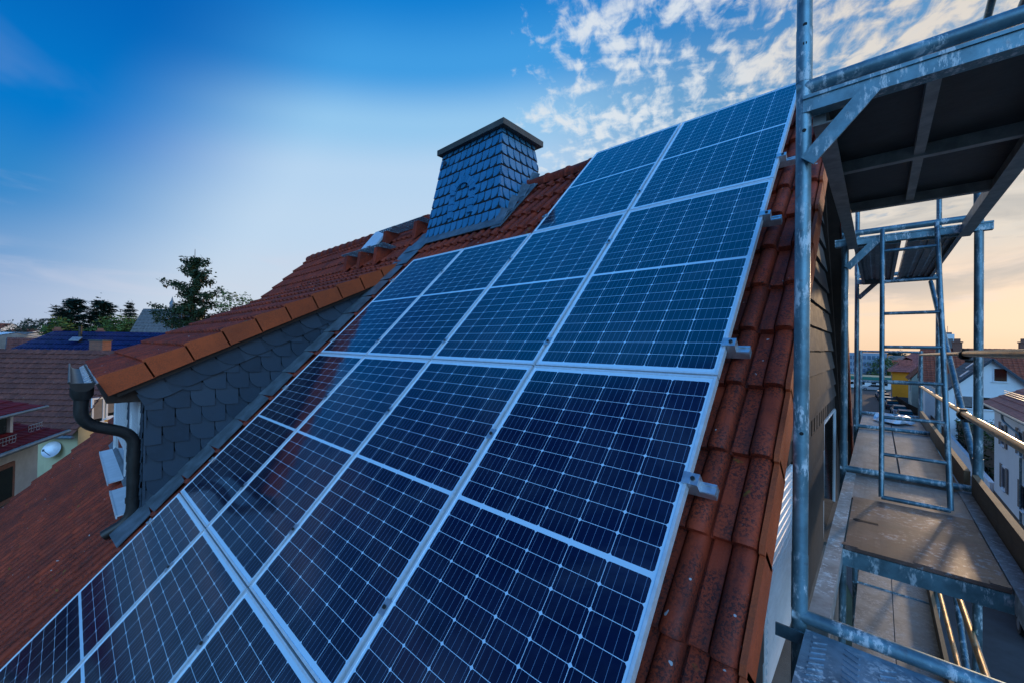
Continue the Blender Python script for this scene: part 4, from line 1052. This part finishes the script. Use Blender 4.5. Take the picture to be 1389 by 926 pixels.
def gable_house(label, p_apex, d, width, h, length, dirv, wall_m, roof_m, name='far_house', chim=(), win_at=None):
    """gable end facing the camera; ridge runs along dirv"""
    ap = V(p_apex); sd = V((dirv.y, -dirv.x, 0)); sd = sd if sd.dot(RH_) > 0 else -sd
    o = thing(name, label, 'house', V((ap.x, ap.y, GZ))+dirv*length/2)
    ez_ = ap.z-h; L_, R_ = ap-sd*width/2-UZ*h, ap+sd*width/2-UZ*h
    mb = MB(); mb.prism([V((L_.x,L_.y,GZ)), V((R_.x,R_.y,GZ)), R_, ap-UZ*.12, L_], dirv*length); mb.build('wall', M[wall_m], o)
    mb = MB(); ov = sd*.35+UZ*(-.35*h/(width/2)); f = -dirv*.25
    nv = max(5, int(math.hypot(width/2, h)/.36)); nu = max(8, int(length/.32))
    lattice_roof(mb, R_+ov+f, R_+ov+dirv*length, ap+dirv*length, ap+f, nu, nv, .03, 4)
    ov2 = -sd*.35+UZ*(-.35*h/(width/2)); lattice_roof(mb, L_+ov2+dirv*length, L_+ov2+f, ap+f, ap+dirv*length, nu, nv, .03, 5)
    rf = mb.build('roof', M[roof_m], o)
    mb = MB()
    for a in (R_+ov, L_+ov2): mb.bar(a+f*1.05-UZ*.08, ap+f*1.05-UZ*.08, .06, .18, UZ)
    mb.build('barge_board', M['slate'], o)
    for (t, s_) in chim:
        c = ap+dirv*t+sd*s_; mb = MB(); mb.bb((-.35,-.35,-1.0), (.35,.35,.9)); mb.bb((-.40,-.40,.9), (.40,.40,1.0)); mb.bb((-.25,-.25,1.0), (.25,.25,1.25)); mb.v = [tuple(V(v)+c) for v in mb.v]; mb.build('chimney', M['brick'], rf)
    return o, ap, sd, L_, R_
o, ap, sd, L_, R_ = gable_house('pale green gable end with one small dark window beyond brown roof', at(15, 458, 42), 42, 6.2, 2.3, 10, (FH*.75+RH_*.66).normalized(), 'mint_render', 'brown_tile', chim=((3.2,.2),(6.5,.2)))
win(o, at(14, 471.5, 42)-(FH*.75+RH_*.66).normalized()*.05, sd, .6, .5, 'shutter', 'glass', -(FH*.75+RH_*.66))
# low far roofs on the left skyline
def far_block(label, x0, x1, y0, y1, d, roof_m, wall_m, ywall=None):
    a, b2 = at(x0, y0, d), at(x1, y0, d); z1 = at((x0+x1)/2, y1, d).z
    o = thing('far_house', label, 'house', V(((a.x+b2.x)/2, (a.y+b2.y)/2, GZ)))
    u = (b2-a); u.z = 0; L = u.length; u.normalize(); n_ = FH*3.0; zt = (a.z+b2.z)/2
    a.z = b2.z = zt
    mb = MB(); lattice_roof(mb, V((a.x,a.y,z1))-n_, V((b2.x,b2.y,z1))-n_, b2, a, max(6, int(L/.5)), 7, .03, 3); lattice_roof(mb, V((b2.x,b2.y,z1))+n_, V((a.x,a.y,z1))+n_, a, b2, 6, 7, .03, 3); mb.build('roof', M[roof_m], o)
    mb = MB(); e_ = V((a.x,a.y,z1)); g_ = V((b2.x,b2.y,z1)); 
    mb.prism([V((e_.x,e_.y,GZ))-n_*.93, e_-n_*.93, a-UZ*.1, e_+n_*.93, V((e_.x,e_.y,GZ))+n_*.93], u*L); mb.build('wall', M[wall_m], o)
    return o
far_block('long far red roof with white gable at the left picture edge', -40, 17, 438.5, 446.5, 120, 'red_tile', 'white_render')
far_block('far low red roof left of the two dark conifers', 23, 62, 446.5, 450.5, 95, 'red_tile', 'white_render')
far_block('far grey shed roof below the low red roof', 14, 50, 450.5, 456, 70, 'grey_tile', 'grey_render')
far_block('low white roofed shed behind the pale green gable', 4, 22, 451, 457, 60, 'white_sheet', 'grey_render')
# steep-roofed house behind the spruce
dd = (FH*.55-RH_*-.83).normalized()
def steep():
    a = at(194.5, 419, 48); o = thing('far_house', 'steep grey-brown roofed house half hidden by the spruce', 'house', V((a.x,a.y,GZ))+RH_*3)
    e_ = 2.4; hh = 4.2
    mb = MB(); lattice_roof(mb, a-FH*e_-UZ*hh, a-FH*e_-UZ*hh+RH_*7, a+RH_*7, a, 20, 12, .03, 8); lattice_roof(mb, a+FH*e_-UZ*hh+RH_*7, a+FH*e_-UZ*hh, a, a+RH_*7, 20, 12, .03, 8); mb.build('roof', M['grey_tile'], o)
    mb = MB(); q = a-UZ*.1+RH_*.1; mb.prism([V((q.x,q.y,GZ))-FH*e_*.95, q-FH*e_*.95-UZ*hh, q, q+FH*e_*.95-UZ*hh, V((q.x,q.y,GZ))+FH*e_*.95], RH_*6.8); mb.build('wall', M['pale_yellow_render'], o)
steep()
# church spire on the skyline
p = at(233.5, 413, 330); o = thing('church_tower', 'tiny pale blue church spire above the spruce branches', 'church tower', V((p.x,p.y,GZ)))
mb = MB(); mb.box(V((p.x,p.y,(GZ+p.z)/2)), (3.0,3.0,p.z-GZ)); mb.build('tower', M['glass_blue'], o)
mb = MB(); mb.tube([p, p+UZ*1.5, p+UZ*2.8, p+UZ*6.5], [1.9,1.7,.9,.05], 8); mb.build('spire', M['lead'], o)

# ------------------------------------------------------------------ trees
def sprays(mb, p, rad, n, size, rng, flat=.6, droop=0.0):
    for _ in range(n):
        c = V(p)+V((rng.gauss(0,1), rng.gauss(0,1), rng.gauss(0,flat)))*rad*.5
        a = V((rng.gauss(0,1), rng.gauss(0,1), rng.gauss(-droop,.45))).normalized(); b2 = a.orthogonal().normalized(); b2.rotate(Matrix.Rotation(rng.uniform(0,6.28), 3, a))
        s = size*rng.uniform(.6,1.35); w = s*rng.uniform(.25,.5)
        v = min(1, max(0, rng.gauss(.4,.28)))
        mb.add([c-a*s*.5, c+b2*w*.5, c+a*s*.5, c-b2*w*.5], [(0,1,2,3)], v)
def fans(mb, p, d, rad, n, size, rng):
    for _ in range(n):
        c = V(p)+V((rng.gauss(0,1), rng.gauss(0,1), rng.gauss(0,.35)))*rad*.5
        a = (d+V((rng.gauss(0,.5), rng.gauss(0,.5), rng.gauss(-.12,.28)))).normalized(); b2 = a.cross(UZ).normalized(); b2.rotate(Matrix.Rotation(rng.uniform(-.7,.7), 3, a))
        s = size*rng.uniform(.6,1.35); w = s*rng.uniform(.18,.36)
        mb.add([c-a*s*.5, c+b2*w*.5, c+a*s*.6, c-b2*w*.5], [(0,1,2,3)], min(1, max(0, rng.gauss(.4,.28))))
def conifer(name, label, base, top, rad, seed, mat, group=None, levels=24, gap=.12, start=.12, size=.30, lift=.25, dens=7, shape=1.0, cat='tree'):
    base, top = V(base), V(top); rng = random.Random(seed); H = (top-base).length; ax = (top-base).normalized()
    o = thing(name, label, cat, base, group)
    mb = MB(); mb.tube([base, base.lerp(top,.5), top], [H*.018, H*.010, .02], 9); tr = mb.build('trunk', M['bark'], o)
    mbb = MB(); mb = MB()
    for k in range(levels):
        t = start+(1-start)*(k+rng.uniform(-.3,.3))/levels
        L = rad*((1-t)/(1-start))**shape+.12
        for j in range(rng.choice((4,5,6))):
            if rng.random() < gap: continue
            a = rng.uniform(0, 6.283); l = L*rng.uniform(.55,1.12); d = V((math.cos(a), math.sin(a), 0))
            p0 = base.lerp(top, t); pts = [p0]
            ns = max(3, int(l/.45))
            for i in range(1, ns+1):
                q = i/ns; pts.append(p0+d*l*q+UZ*(l*(-.22*math.sin(q*2.2)+lift*q*q)))
            mbb.tube(pts, [max(.008, .035*(1-i/(ns+1))) for i in range(ns+1)], 4, False)
            for i, p in enumerate(pts[1:]):
                q = (i+1)/ns; fans(mb, p-UZ*.04, d, size*1.15*(1.05-.3*q), dens*2, size, rng)
    sprays(mb, top-UZ*.3, size, dens*2, size*.8, rng, 1.6)
    mbb.build('branches', M['bark'], o)
    mb.build('crown', M[mat], o)
    return o
def below(p, dz=None): p = V(p); return V((p.x, p.y, GZ))
d = 62; t1 = at(99, 406, d); conifer('conifer_tree', 'broad dark conifer left of its twin behind the blue roof', below(t1), t1, 5.0, 5, 'fir', 'dark conifers on the skyline', 34, .05, .25, .66, .45, 10, .62)
d = 64; t1 = at(139, 407, d); conifer('conifer_tree', 'ragged dark conifer in the middle of three behind the blue roof', below(t1), t1, 4.4, 9, 'fir', 'dark conifers on the skyline', 34, .05, .25, .64, .45, 10, .62)
d = 75; t1 = at(176.5, 410, d); conifer('conifer_tree', 'small neat cone-shaped conifer left of the steep roof', below(t1), t1, 4.4, 14, 'fir', 'dark conifers on the skyline', 36, .0, .3, .42, .05, 9, 1.0)
# the near spruce with hanging cones
d = 27; t1 = at(264.5, 344, d); bs = below(t1); rng = random.Random(31)
sp_ = thing('spruce_tree', 'sparse spruce with brown hanging cones above the dormer roof', 'tree', bs)
mb = MB(); mb.tube([bs, bs.lerp(t1,.6), t1+UZ*.3], [.24,.11,.012], 10); mb.build('trunk', M['bark'], sp_)
mbb, mb, cone_at = MB(), MB(), []
def spruce_branch(y0, tx, ty, dens=1.0, back=0.0, cones=0):
    p0 = at(264.5, y0, d); p1 = at(tx, ty, d)+FH*back
    n = 9; pts = [p0.lerp(p1, i/n)-UZ*(.22*math.sin(math.pi*min(1, i/n*1.05))*(p1-p0).length*.35) for i in range(n+1)]
    mbb.tube(pts, [.030*(1-i/(n+2)) for i in range(n+1)], 5, False)
    for i, p in enumerate(pts[1:]):
        sprays(mb, p, .26, int(18*dens), .20, rng, .7, .25)
        if i > 2: sprays(mb, p-UZ*.16, .20, int(10*dens), .22, rng, .8, 1.2)
    for _ in range(cones):
        p = pts[rng.randint(3, n-1)]-UZ*rng.uniform(.18,.34)+V((rng.gauss(0,.08), rng.gauss(0,.08), 0)); cone_at.append(p)
for a in ((386,219,379,1.0,.0,9),(372,243,362,1.0,.3,2),(366,252,350,.8,-.2,1),(360,279,352,.8,.2,1),(376,287,368,1.0,-.3,3),(380,283,380,.9,.4,4),(400,299,392,1.1,.1,6),(396,292,402,1,-.4,6),(404,290,412,1,.3,6),(398,250,392,1,.3,4),(392,246,384,1,-.5,3),(408,246,410,1.1,.4,3),(402,248,416,1.1,-.5,3),
          (415,204,413,1.3,.2,1),(420,216,424,1.4,-.4,2),(422,232,415,1.4,.6,4),(425,210,432,1.4,.1,1),(428,300,424,1.3,.3,3),(424,286,420,1.3,-.6,4),(430,240,432,1.5,.6,3),(432,222,440,1.5,.3,0),(436,296,436,1.4,0,1),(440,250,445,1.5,.4,0),(438,272,440,1.5,-.6,2)):
    spruce_branch(*a)
for k in range(26):
    y0 = 350+k*3.6; L = 4+k*.85; a = rng.uniform(0, 6.28); spruce_branch(y0, 264.5+L*math.cos(a), y0+rng.uniform(-2,4), .7, L/F_PX*d*math.sin(a), 1 if k > 6 else 0)
mbb.build('branches', M['bark'], sp_); mb.build('crown', M['needle'], sp_)
for p in cone_at:
    mbc = MB(); mbc.tube([p, p-UZ*.05, p-UZ*.15, p-UZ*.19], [.015,.038,.034,.008], 7); mbc.build('cone', M['cone'], sp_)
def broadleaf(name, label, base, c, rx, rz_, seed, mat='leafy', n=26, size=.35, per=60, group=None, trunk_r=.16):
    base, c = V(base), V(c); rng = random.Random(seed); o = thing(name, label, 'tree', base, group)
    mb = MB(); mb.tube([base, base.lerp(c,.7)+V((.1,0,0)), c], [trunk_r, trunk_r*.7, .04], 9)
    mb2 = MB()
    for _ in range(n):
        v = V((rng.gauss(0,1), rng.gauss(0,1), rng.gauss(0,1))).normalized()*rng.uniform(.45,1)**.5
        p = c+V((v.x*rx, v.y*rx, v.z*rz_)); mb.tube([base.lerp(c,.75), base.lerp(c,.75).lerp(p,.6)+UZ*.1, p], [.05,.03,.01], 4, False)
        sh = rng.uniform(-.25,.25); k0 = len(mb2.var); sprays(mb2, p, rx*.42, per, size, rng, .8)
        for i in range(k0, len(mb2.var)): mb2.var[i] = min(1, max(0, mb2.var[i]+sh))
    mb.build('trunk', M['bark'], o); mb2.build('crown', M[mat], o); return o
d = 26; c = at(319, 414, d); broadleaf('young_tree', 'light green young tree right of the spruce', below(c), c, 1.05, .75, 3, 'leafy', 22, .22, 26)
d = 58
for i, (x, y, w_, lb) in enumerate(((150, 447, 2.0, 'low green broadleaf tree below the middle conifer'), (166, 445, 2.2, 'rounded green broadleaf tree below the neat conifer'), (183, 446, 2.0, 'green broadleaf tree touching the steep roof'), (84, 446, 2.0, 'dark green broadleaf tree at the foot of the broad conifer'))):
    c = at(x, y, d); broadleaf('broadleaf_tree', lb, below(c), c, w_, 1.5, 40+i, 'leafy', 22, .42, 40, 'green trees behind the blue roof')
c = at(41, 442.5, 100); broadleaf('broadleaf_tree', 'round distant tree on the left skyline between red roofs', below(c), c, 1.4, 1.7, 50, 'fir', 16, .5, 40)
c = at(14, 448, 90); broadleaf('broadleaf_tree', 'dark distant tree in front of the long red roof', below(c), c, 2.8, 1.6, 51, 'fir', 18, .5, 40)
c = at(61, 445, 75); broadleaf('broadleaf_tree', 'small dark tree at the left foot of the broad conifer', below(c), c, 1.6, 1.5, 52, 'fir', 16, .45, 40)

# ------------------------------------------------------------------ the street side (right)
YA = V((0,1,0)); XA = V((1,0,0))
# shuttered white house at the right edge
sh = thing('street_house', 'white house with grey-brown shutters at the right picture edge', 'house', (9, 33, GZ))
xw = 5.45; ze_ = -3.25
mb = MB(); mb.bb((xw, 20, GZ+.9), (xw+9, 39.4, ze_)); mb.build('wall', M['white_render'], sh)
mb = MB(); mb.bb((xw-.03, 20, GZ), (xw+9, 39.43, GZ+.9)); mb.build('plinth', M['plinth'], sh)
mb = MB(); lattice_roof(mb, (xw-.45, 40.0, ze_+.1), (xw-.45, 20, ze_+.1), (xw+4.5, 20, ze_+3.0), (xw+4.5, 40.0, ze_+3.0), 52, 14, .03, 12)
lattice_roof(mb, (xw+9.4, 20, ze_+.1), (xw+9.4, 40, ze_+.1), (xw+4.5, 40, ze_+3.0), (xw+4.5, 20, ze_+3.0), 20, 10, .03, 13)
mb.prism([(xw, 39.38, ze_-.02), (xw+9, 39.38, ze_-.02), (xw+4.5, 39.38, ze_+2.8)], (0,-18,0)); rf = mb.build('roof', M['dusk_red_tile'], sh)
mb = MB(); mb.tube([(xw-.50, 40.0, ze_+.06), (xw-.50, 20, ze_+.06)], .075, 10); mb.build('gutter', M['steel'], sh)
mb = MB(); mb.tube(fillet([(xw-.50, 33.9, ze_), (xw-.48, 33.9, ze_-.35), (xw-.08, 32.6, ze_-.9), (xw-.07, 32.6, GZ+.9)], .25), .05, 10); mb.build('downpipe', M['steel'], sh)
mb = MB()
for k in (0, .12, .24):
    mb.bar((xw+.45, 39.8, ze_+.70+k), (xw+.45, 20, ze_+.70+k), .03, .03)
mb.build('snow_guard', M['steel'], sh)
mb = MB(); p = V((xw+2.0, 32.8, ze_+1.72)); mb.prism([p, p+V((0,1.3,0)), p+V((1.0,1.3,.62)), p+V((1.0,0,.62))], V((-.05,0,.12))); o = mb.build('skylight', M['zinc'], sh)
mb = MB(); mb.prism([p+V((.02,.12,.17)), p+V((.02,1.18,.17)), p+V((.82,1.18,.66)), p+V((.82,.12,.66))], V((-.003,0,.006))); mb.build('pane', M['glass_blue'], o)
for (y, z, w_, h_) in ((36.9, -4.75, .95, 1.25), (32.9, -4.55, .95, 1.25), (28.5, -4.55, .95, 1.25), (36.6, -7.2, .95, 1.3), (32.4, -7.2, .95, 1.3), (28, -7.2, .95, 1.3)):
    win(sh, (xw, y, z), (0,-1,0), w_, h_, 'white_pvc', 'glass', (-1,0,0), shutters=.5)
for y in (36.7, 33.2):
    mb = MB(); mb.box((xw-.035, y, GZ+.5), (.02, .45, .32)); mb.build('cellar_window', M['glass'], sh)
# garden wall and hedge between the houses
mb = MB(); mb.bb((5.30, 39.6, GZ), (5.48, 61.5, GZ+1.25)); mb.bb((5.27, 39.6, GZ+1.25), (5.51, 61.5, GZ+1.32)); o = mb.build('garden_wall', M['white_render'], None, (5.4,50,GZ)); tag(o, 'low white garden wall in front of the clipped hedge', 'wall')
rng = random.Random(61); mb = MB()
for _ in range(9000):
    y = rng.uniform(42, 60); x = rng.uniform(5.75, 9.5); z = GZ+rng.uniform(.2, 3.0)*(1 if rng.random() < .9 else 1.12)
    sprays(mb, (x, y, z), .2, 1, .30, rng, .8)
o = mb.build('hedge', M['hedge'], None, (7.5, 51, GZ)); tag(o, 'tall dark green hedge between the two white houses', 'hedge')
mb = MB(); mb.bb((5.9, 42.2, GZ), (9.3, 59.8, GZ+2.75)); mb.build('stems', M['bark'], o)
# white gable house with grey roof
zc = -3.85
wg = thing('street_house', 'white gable house with grey roof and two roof windows behind the thick post', 'house', (8.4, 66, GZ))
apx, apz, hw = 8.42, -.60, 3.05
mb = MB(); mb.prism([(apx-hw, 62, GZ), (apx+hw, 62, GZ), (apx+hw, 62, zc), (apx, 62, apz), (apx-hw, 62, zc)], (0,10,0)); mb.build('wall', M['white_render'], wg)
mb = MB(); sl = (apz-zc)/hw
lattice_roof(mb, (apx-hw-.4, 73, zc-.4*sl+.12), (apx-hw-.4, 61.6, zc-.4*sl+.12), (apx, 61.6, apz+.12), (apx, 73, apz+.12), 34, 12, .03, 15)
lattice_roof(mb, (apx+hw+.4, 61.6, zc-.4*sl+.12), (apx+hw+.4, 73, zc-.4*sl+.12), (apx, 73, apz+.12), (apx, 61.6, apz+.12), 34, 12, .03, 16); rf = mb.build('roof', M['grey_tile'], wg)
mb = MB()
for sg in (-1, 1): mb.bar((apx+sg*(hw+.4), 61.62, zc-.4*sl+.02), (apx, 61.62, apz+.02), .08, .20)
mb.build('barge_board', M['slate'], wg)
for (x, z, w_, h_, hf) in ((8.95, -2.1, .95, 1.35, .0), (6.55, -5.0, 1.25, 1.3, .8), (8.2, -5.0, .9, 1.3, .0), (6.6, -7.4, 1.3, .9, .0)):
    win(wg, (x, 62, z), (1,0,0), w_, h_, 'white_pvc', 'glass', (0,-1,0), half=hf)
for (y, t) in ((63.2, .35), (66.5, .6)):
    p = V((apx-hw*(1-t), y, zc+(apz-zc)*t+.2)); mb = MB(); u_ = V((hw*.2, 0, (apz-zc)*.2)); mb.prism([p, p+YA*.8, p+YA*.8+u_, p+u_], V((-.03,0,.06))); mb.build('skylight', M['white_sheet'], rf)
mb = MB(); mb.tube([(apx-hw-.42, 73, zc-.35), (apx-hw-.42, 61.6, zc-.35)], .07, 8); mb.build('gutter', M['steel'], wg)
# red tiled house behind it
rh_ = thing('street_house', 'long weathered red tiled roof with chimneys behind the white gable house', 'house', (14, 80, GZ))
mb = MB(); lattice_roof(mb, (4.4, 75.5, -3.9), (40, 75.5, -3.9), (40, 81, .62), (4.4, 81, .62), 90, 15, .035, 17); lattice_roof(mb, (40, 86.5, -3.9), (4.4, 86.5, -3.9), (4.4, 81, .62), (40, 81, .62), 60, 10, .035, 18); rf = mb.build('roof', M['red_tile'], rh_)
mb = MB(); mb.prism([(4.6, 76, GZ), (4.6, 76, -3.6), (4.6, 81, .4), (4.6, 86, -3.6), (4.6, 86, GZ)], (35,0,0)); mb.build('wall', M['white_render'], rh_)
for x in (7.9, 13.6, 17.5):
    mb = MB(); mb.bb((x-.42, 80.4, -.5), (x+.42, 81.3, 1.35)); mb.bb((x-.5, 80.3, 1.35), (x+.5, 81.4, 1.5)); mb.bb((x-.28, 80.6, 1.5), (x+.28, 81.1, 1.9)); mb.build('chimney', M['brick'], rf)
# pale house with red roof sloping to the street, yellow hipped house
o = thing('street_house', 'narrow pale green house with steep red roof beside the yellow house', 'house', (7, 92, GZ))
mb = MB(); mb.prism([(3.85, 88, GZ), (11, 88, GZ), (11, 88, -4.0), (7.2, 88, .2), (3.85, 88, -4.0)], (0,9,0)); mb.build('wall', M['mint_render'], o)
mb = MB(); lattice_roof(mb, (3.5, 97.3, -4.3), (3.5, 87.7, -4.3), (7.2, 87.7, .35), (7.2, 97.3, .35), 26, 14, .035, 19); lattice_roof(mb, (11.3, 87.7, -4.3), (11.3, 97.3, -4.3), (7.2, 97.3, .35), (7.2, 87.7, .35), 26, 14, .035, 20); mb.build('roof', M['red_tile'], o)
win(o, (3.85, 90, -5.6), (0,-1,0), 1.0, 1.3, nrm=(-1,0,0)); win(o, (5.2, 88, -5.6), (1,0,0), 1.0, 1.3, nrm=(0,-1,0))
o = thing('street_house', 'yellow house with brown hipped roof at the far street corner', 'house', (6, 110, GZ))
mb = MB(); mb.bb((2.0, 105, GZ+1.1), (9.5, 115, -3.6)); mb.build('wall', M['yellow_render'], o)
mb = MB(); mb.bb((1.97, 104.97, GZ), (9.53, 115.03, GZ+1.1)); mb.build('plinth', M['slate'], o)
mb = MB(); lattice_roof(mb, (1.4, 104.4, -3.7), (10.1, 104.4, -3.7), (6.6, 110, -.2), (4.8, 110, -.2), 26, 12, .03, 21); lattice_roof(mb, (1.4, 115.6, -3.7), (1.4, 104.4, -3.7), (4.8, 110, -.2), (4.8, 110.01, -.2), 26, 12, .03, 22)
mb.prism([(10.1,104.4,-3.7), (10.1,115.6,-3.7), (6.6,110,-.2)], (0,0,-.02)); mb.prism([(1.4,115.6,-3.7), (10.1,115.6,-3.7), (6.6,110,-.2), (4.8,110,-.2)], (0,0,-.02)); rf = mb.build('roof', M['dusk_red_tile'], o)
mb = MB(); mb.bb((2.9, 106.2, -2.9), (4.6, 108.4, -1.4)); mb.prism([(2.7,106,-1.42),(2.7,108.6,-1.42),(3.75,108.6,-.9),(3.75,106,-.9)], (0,0,.06)); mb.prism([(4.8,106,-1.42),(4.8,108.6,-1.42),(3.75,108.6,-.9),(3.75,106,-.9)], (0,0,.06)); mb.build('dormer', M['dusk_red_tile'], rf)
for y in (107, 110.5): win(o, (2.0, y, -5.2), (0,-1,0), 1.1, 1.5, nrm=(-1,0,0)); win(o, (2.0, y, -7.6), (0,-1,0), 1.1, 1.4, nrm=(-1,0,0))
# board fence in front of the far houses
mb = MB(); pts = [(5.35, 62, 0), (5.1, 78, 0), (3.55, 90, 0), (2.5, 104.6, 0)]
for (x0,y0,_),(x1,y1,_) in zip(pts, pts[1:]):
    n = int((y1-y0)/.35)
    for k in range(n): t = (k+.5)/n; mb.bar((x0+(x1-x0)*t, y0+(y1-y0)*t, GZ), (x0+(x1-x0)*t, y0+(y1-y0)*t, GZ+1.35), .05, .24, YA)
    mb.bar((x0+.05,y0,GZ+.35), (x1+.05,y1,GZ+.35), .04, .09); mb.bar((x0+.05,y0,GZ+1.05), (x1+.05,y1,GZ+1.05), .04, .09)
o = mb.build('board_fence', M['timber_dark'], None, (4,83,GZ)); tag(o, 'dark brown board fence along the parked cars', 'fence')
# end of the street: low white building, office block, tower, trees
o = thing('low_building', 'low white building with green roof edge across the street end', 'building', (-4, 150, GZ))
mb = MB(); mb.bb((-30, 140, GZ), (3.6, 150, -7.3)); mb.build('wall', M['white_render'], o)
mb = MB(); mb.bb((-30.3, 139.6, -7.3), (3.9, 150.3, -6.5)); M['green_band'] = plain('green_fascia', (.02,.22,.16), .5); mb.build('roof_edge', M['green_band'], o)
for x in (-7.5, -5.2, -3.0, -.8, 1.4): win(o, (x, 140, -8.3), (1,0,0), 1.0, .8, 'white_pvc', 'glass', (0,-1,0))
o = thing('office_block', 'pale blue office block with window bands at the street end', 'building', (-12, 235, GZ))
mb = MB(); mb.bb((-40, 225, GZ), (2.6, 245, -.6)); M['office'] = plain('pale_blue_cladding', (.30,.40,.50), .4, .1, .15, .3); mb.build('wall', M['office'], o)
for z in (-2.5, -5.2, -7.9):
    for k in range(7):
        x = .9-k*3.0; mb = MB(); mb.bb((x-1.25, 224.93, z-.75), (x+1.25, 224.98, z+.75)); w_ = mb.build('window', M['glass_blue'], o)
        mb = MB(); mb.bb((x-.05, 224.90, z-.75), (x+.05, 224.93, z+.75)); mb.build('mullion', M['white_pvc'], w_)
o = thing('tower_block', 'white tower block with dark window strip rising over red roofs', 'tower', (26.5, 300, GZ))
mb = MB(); mb.bb((24.6, 298, GZ), (28.2, 304, 9.3)); mb.build('wall', M['white_render'], o)
mb = MB(); mb.bb((25.6, 297.9, -2), (27.8, 298, 7.0)); mb.build('window', M['shutter'], o)
mb = MB(); mb.bb((25.2, 299, 9.3), (27.4, 303, 10.2)); mb.tube([(26,300,10.2),(26,300,13.4)], .08, 6); mb.tube([(25.3,301,10.2),(25.3,301,12.2)], .06, 6); mb.build('roof_plant', M['grey_tile'], o)
for i, (x, y, dd_, w_, lb) in enumerate(((1200, 500, 165, 5.0, 'big green tree before the office block'), (1190, 505, 172, 4.2, 'green tree half behind the ladder stile before the office'), (1206, 521, 125, 1.5, 'small dark round tree at the yellow house corner'), (1180, 508, 170, 3.4, 'low green tree left of the ladder at the street end'))):
    c = at(x, y, dd_); broadleaf('broadleaf_tree', lb, below(c), c, w_, w_*.85, 70+i, 'leafy', 26, .9 if w_ > 2 else .4, 60, 'green trees at the street end')
def skyline(label, x0, x1, y, d, mat, wall): return far_block(label, x0, x1, y, y+9, d, mat, wall)
skyline('distant grey roof right of the office block', 1206, 1226, 482, 300, 'grey_tile', 'white_render'); skyline('distant reddish roof below the grey skyline roof', 1207, 1232, 488, 230, 'red_tile', 'white_render')
for i, (x, lb) in enumerate(((1212, 'tiny distant tree crown above the far grey roof'), (1222, 'second tiny tree crown above the far grey roof'))):
    c = at(x, 482, 340); broadleaf('broadleaf_tree', lb, below(c), c, 5, 3.5, 90+i, 'fir', 14, 1.6, 40)

# ------------------------------------------------------------------ cars
def make_car(name, label, loc, rz, paint, group='cars parked along the street'):
    o = thing(name, label, 'car', (0,0,0), group); L_, w = 4.25, .86
    prof = [(-2.12,.30),(-2.14,.62),(-2.05,.88),(-1.62,.94),(-1.40,.97)]
    low = [(-2.12,.28),(-2.15,.60),(-2.08,.90),(-1.2,.96),(.75,.96),(1.75,.82),(2.08,.66),(2.14,.42),(2.08,.25)]
    def loft(secs, mat, nm, par, smooth=40):
        mb = MB(); n = len(secs[0]); vs = [p for s in secs for p in s]
        mb.add(vs, [(i*n+k, i*n+(k+1) % n, (i+1)*n+(k+1) % n, (i+1)*n+k) for i in range(len(secs)-1) for k in range(n)]+[tuple(range(n)), tuple((len(secs)-1)*n+k for k in range(n))], .5)
        return mb.build(nm, mat, par, smooth=smooth)
    secs = [[(sx*(w-.0 if abs(sx) < 1 else w-.10), y, z) for y, z in low] for sx in (-1, -.93, .93, 1)]
    body = loft(secs, paint, 'body', o)
    cab = [(-1.75,.93),(-1.35,1.38),(-.95,1.45),(.15,1.44),(.95,.93)]
    loft([[(sx*.74*(1 if z < 1 else .86), y, z) for y, z in cab] for sx in (-1, 1)], M['glass'], 'windows', o)
    mb = MB(); mb.prism([(-.64,-1.38,1.40),(.64,-1.38,1.40),(.62,.12,1.455),(-.62,.12,1.455)], (0,0,.03)); mb.build('roof', paint, o)
    for sx in (-1, 1):
        for y in (-1.30, 1.32):
            mb = MB(); mb.tube([(sx*.70, y, .31), (sx*.88, y, .31)], .31, 18); wh = mb.build('wheel', M['tyre'], o)
            mb = MB(); mb.tube([(sx*.872, y, .31), (sx*.886, y, .31)], .19, 14); mb.build('rim', M['rim'], wh)
        mb = MB(); mb.box((sx*.62, -2.12, .74), (.26,.06,.16)); mb.build('tail_light', M['tail'], o)
        mb = MB(); mb.box((sx*.60, 2.06, .64), (.30,.10,.13)); mb.build('headlight', M['lamp'], o)
    o.location = loc; o.rotation_euler = (0,0,rz)
    return o
paints = {'white': carpaint('white_car_paint', (.62,.64,.66)), 'dark': carpaint('dark_blue_car_paint', (.02,.035,.055)), 'silver': carpaint('silver_car_paint', (.40,.43,.46)), 'maroon': carpaint('dark_maroon_car_paint', (.05,.012,.02)), 'grey': carpaint('grey_car_paint', (.10,.12,.14))}
for (x, y, p, lb) in ((2.75, 79.0, 'silver', 'silver parked car nearest in the row beyond the deck end'), (2.35, 85.2, 'white', 'white parked car behind the nearest silver one'), (1.72, 93.2, 'dark', 'dark blue parked car in the middle of the street row'), (1.30, 99.5, 'white', 'white parked car beyond the dark blue one'), (.85, 106.5, 'grey', 'grey parked car beyond the white pair'), (.50, 114.0, 'white', 'white parked car farthest along the row')):
    make_car('parked_car', lb, (x, y, GZ+.004), R(3.5), paints[p])
make_car('parked_car', 'silver car parked side-on before the low white building', (-1.0, 133.0, GZ+.004), R(90), paints['silver'])
make_car('parked_car', 'dark maroon car at the lower right picture edge on the road', (4.45, 23.2, GZ+.004), 0, paints['maroon'])
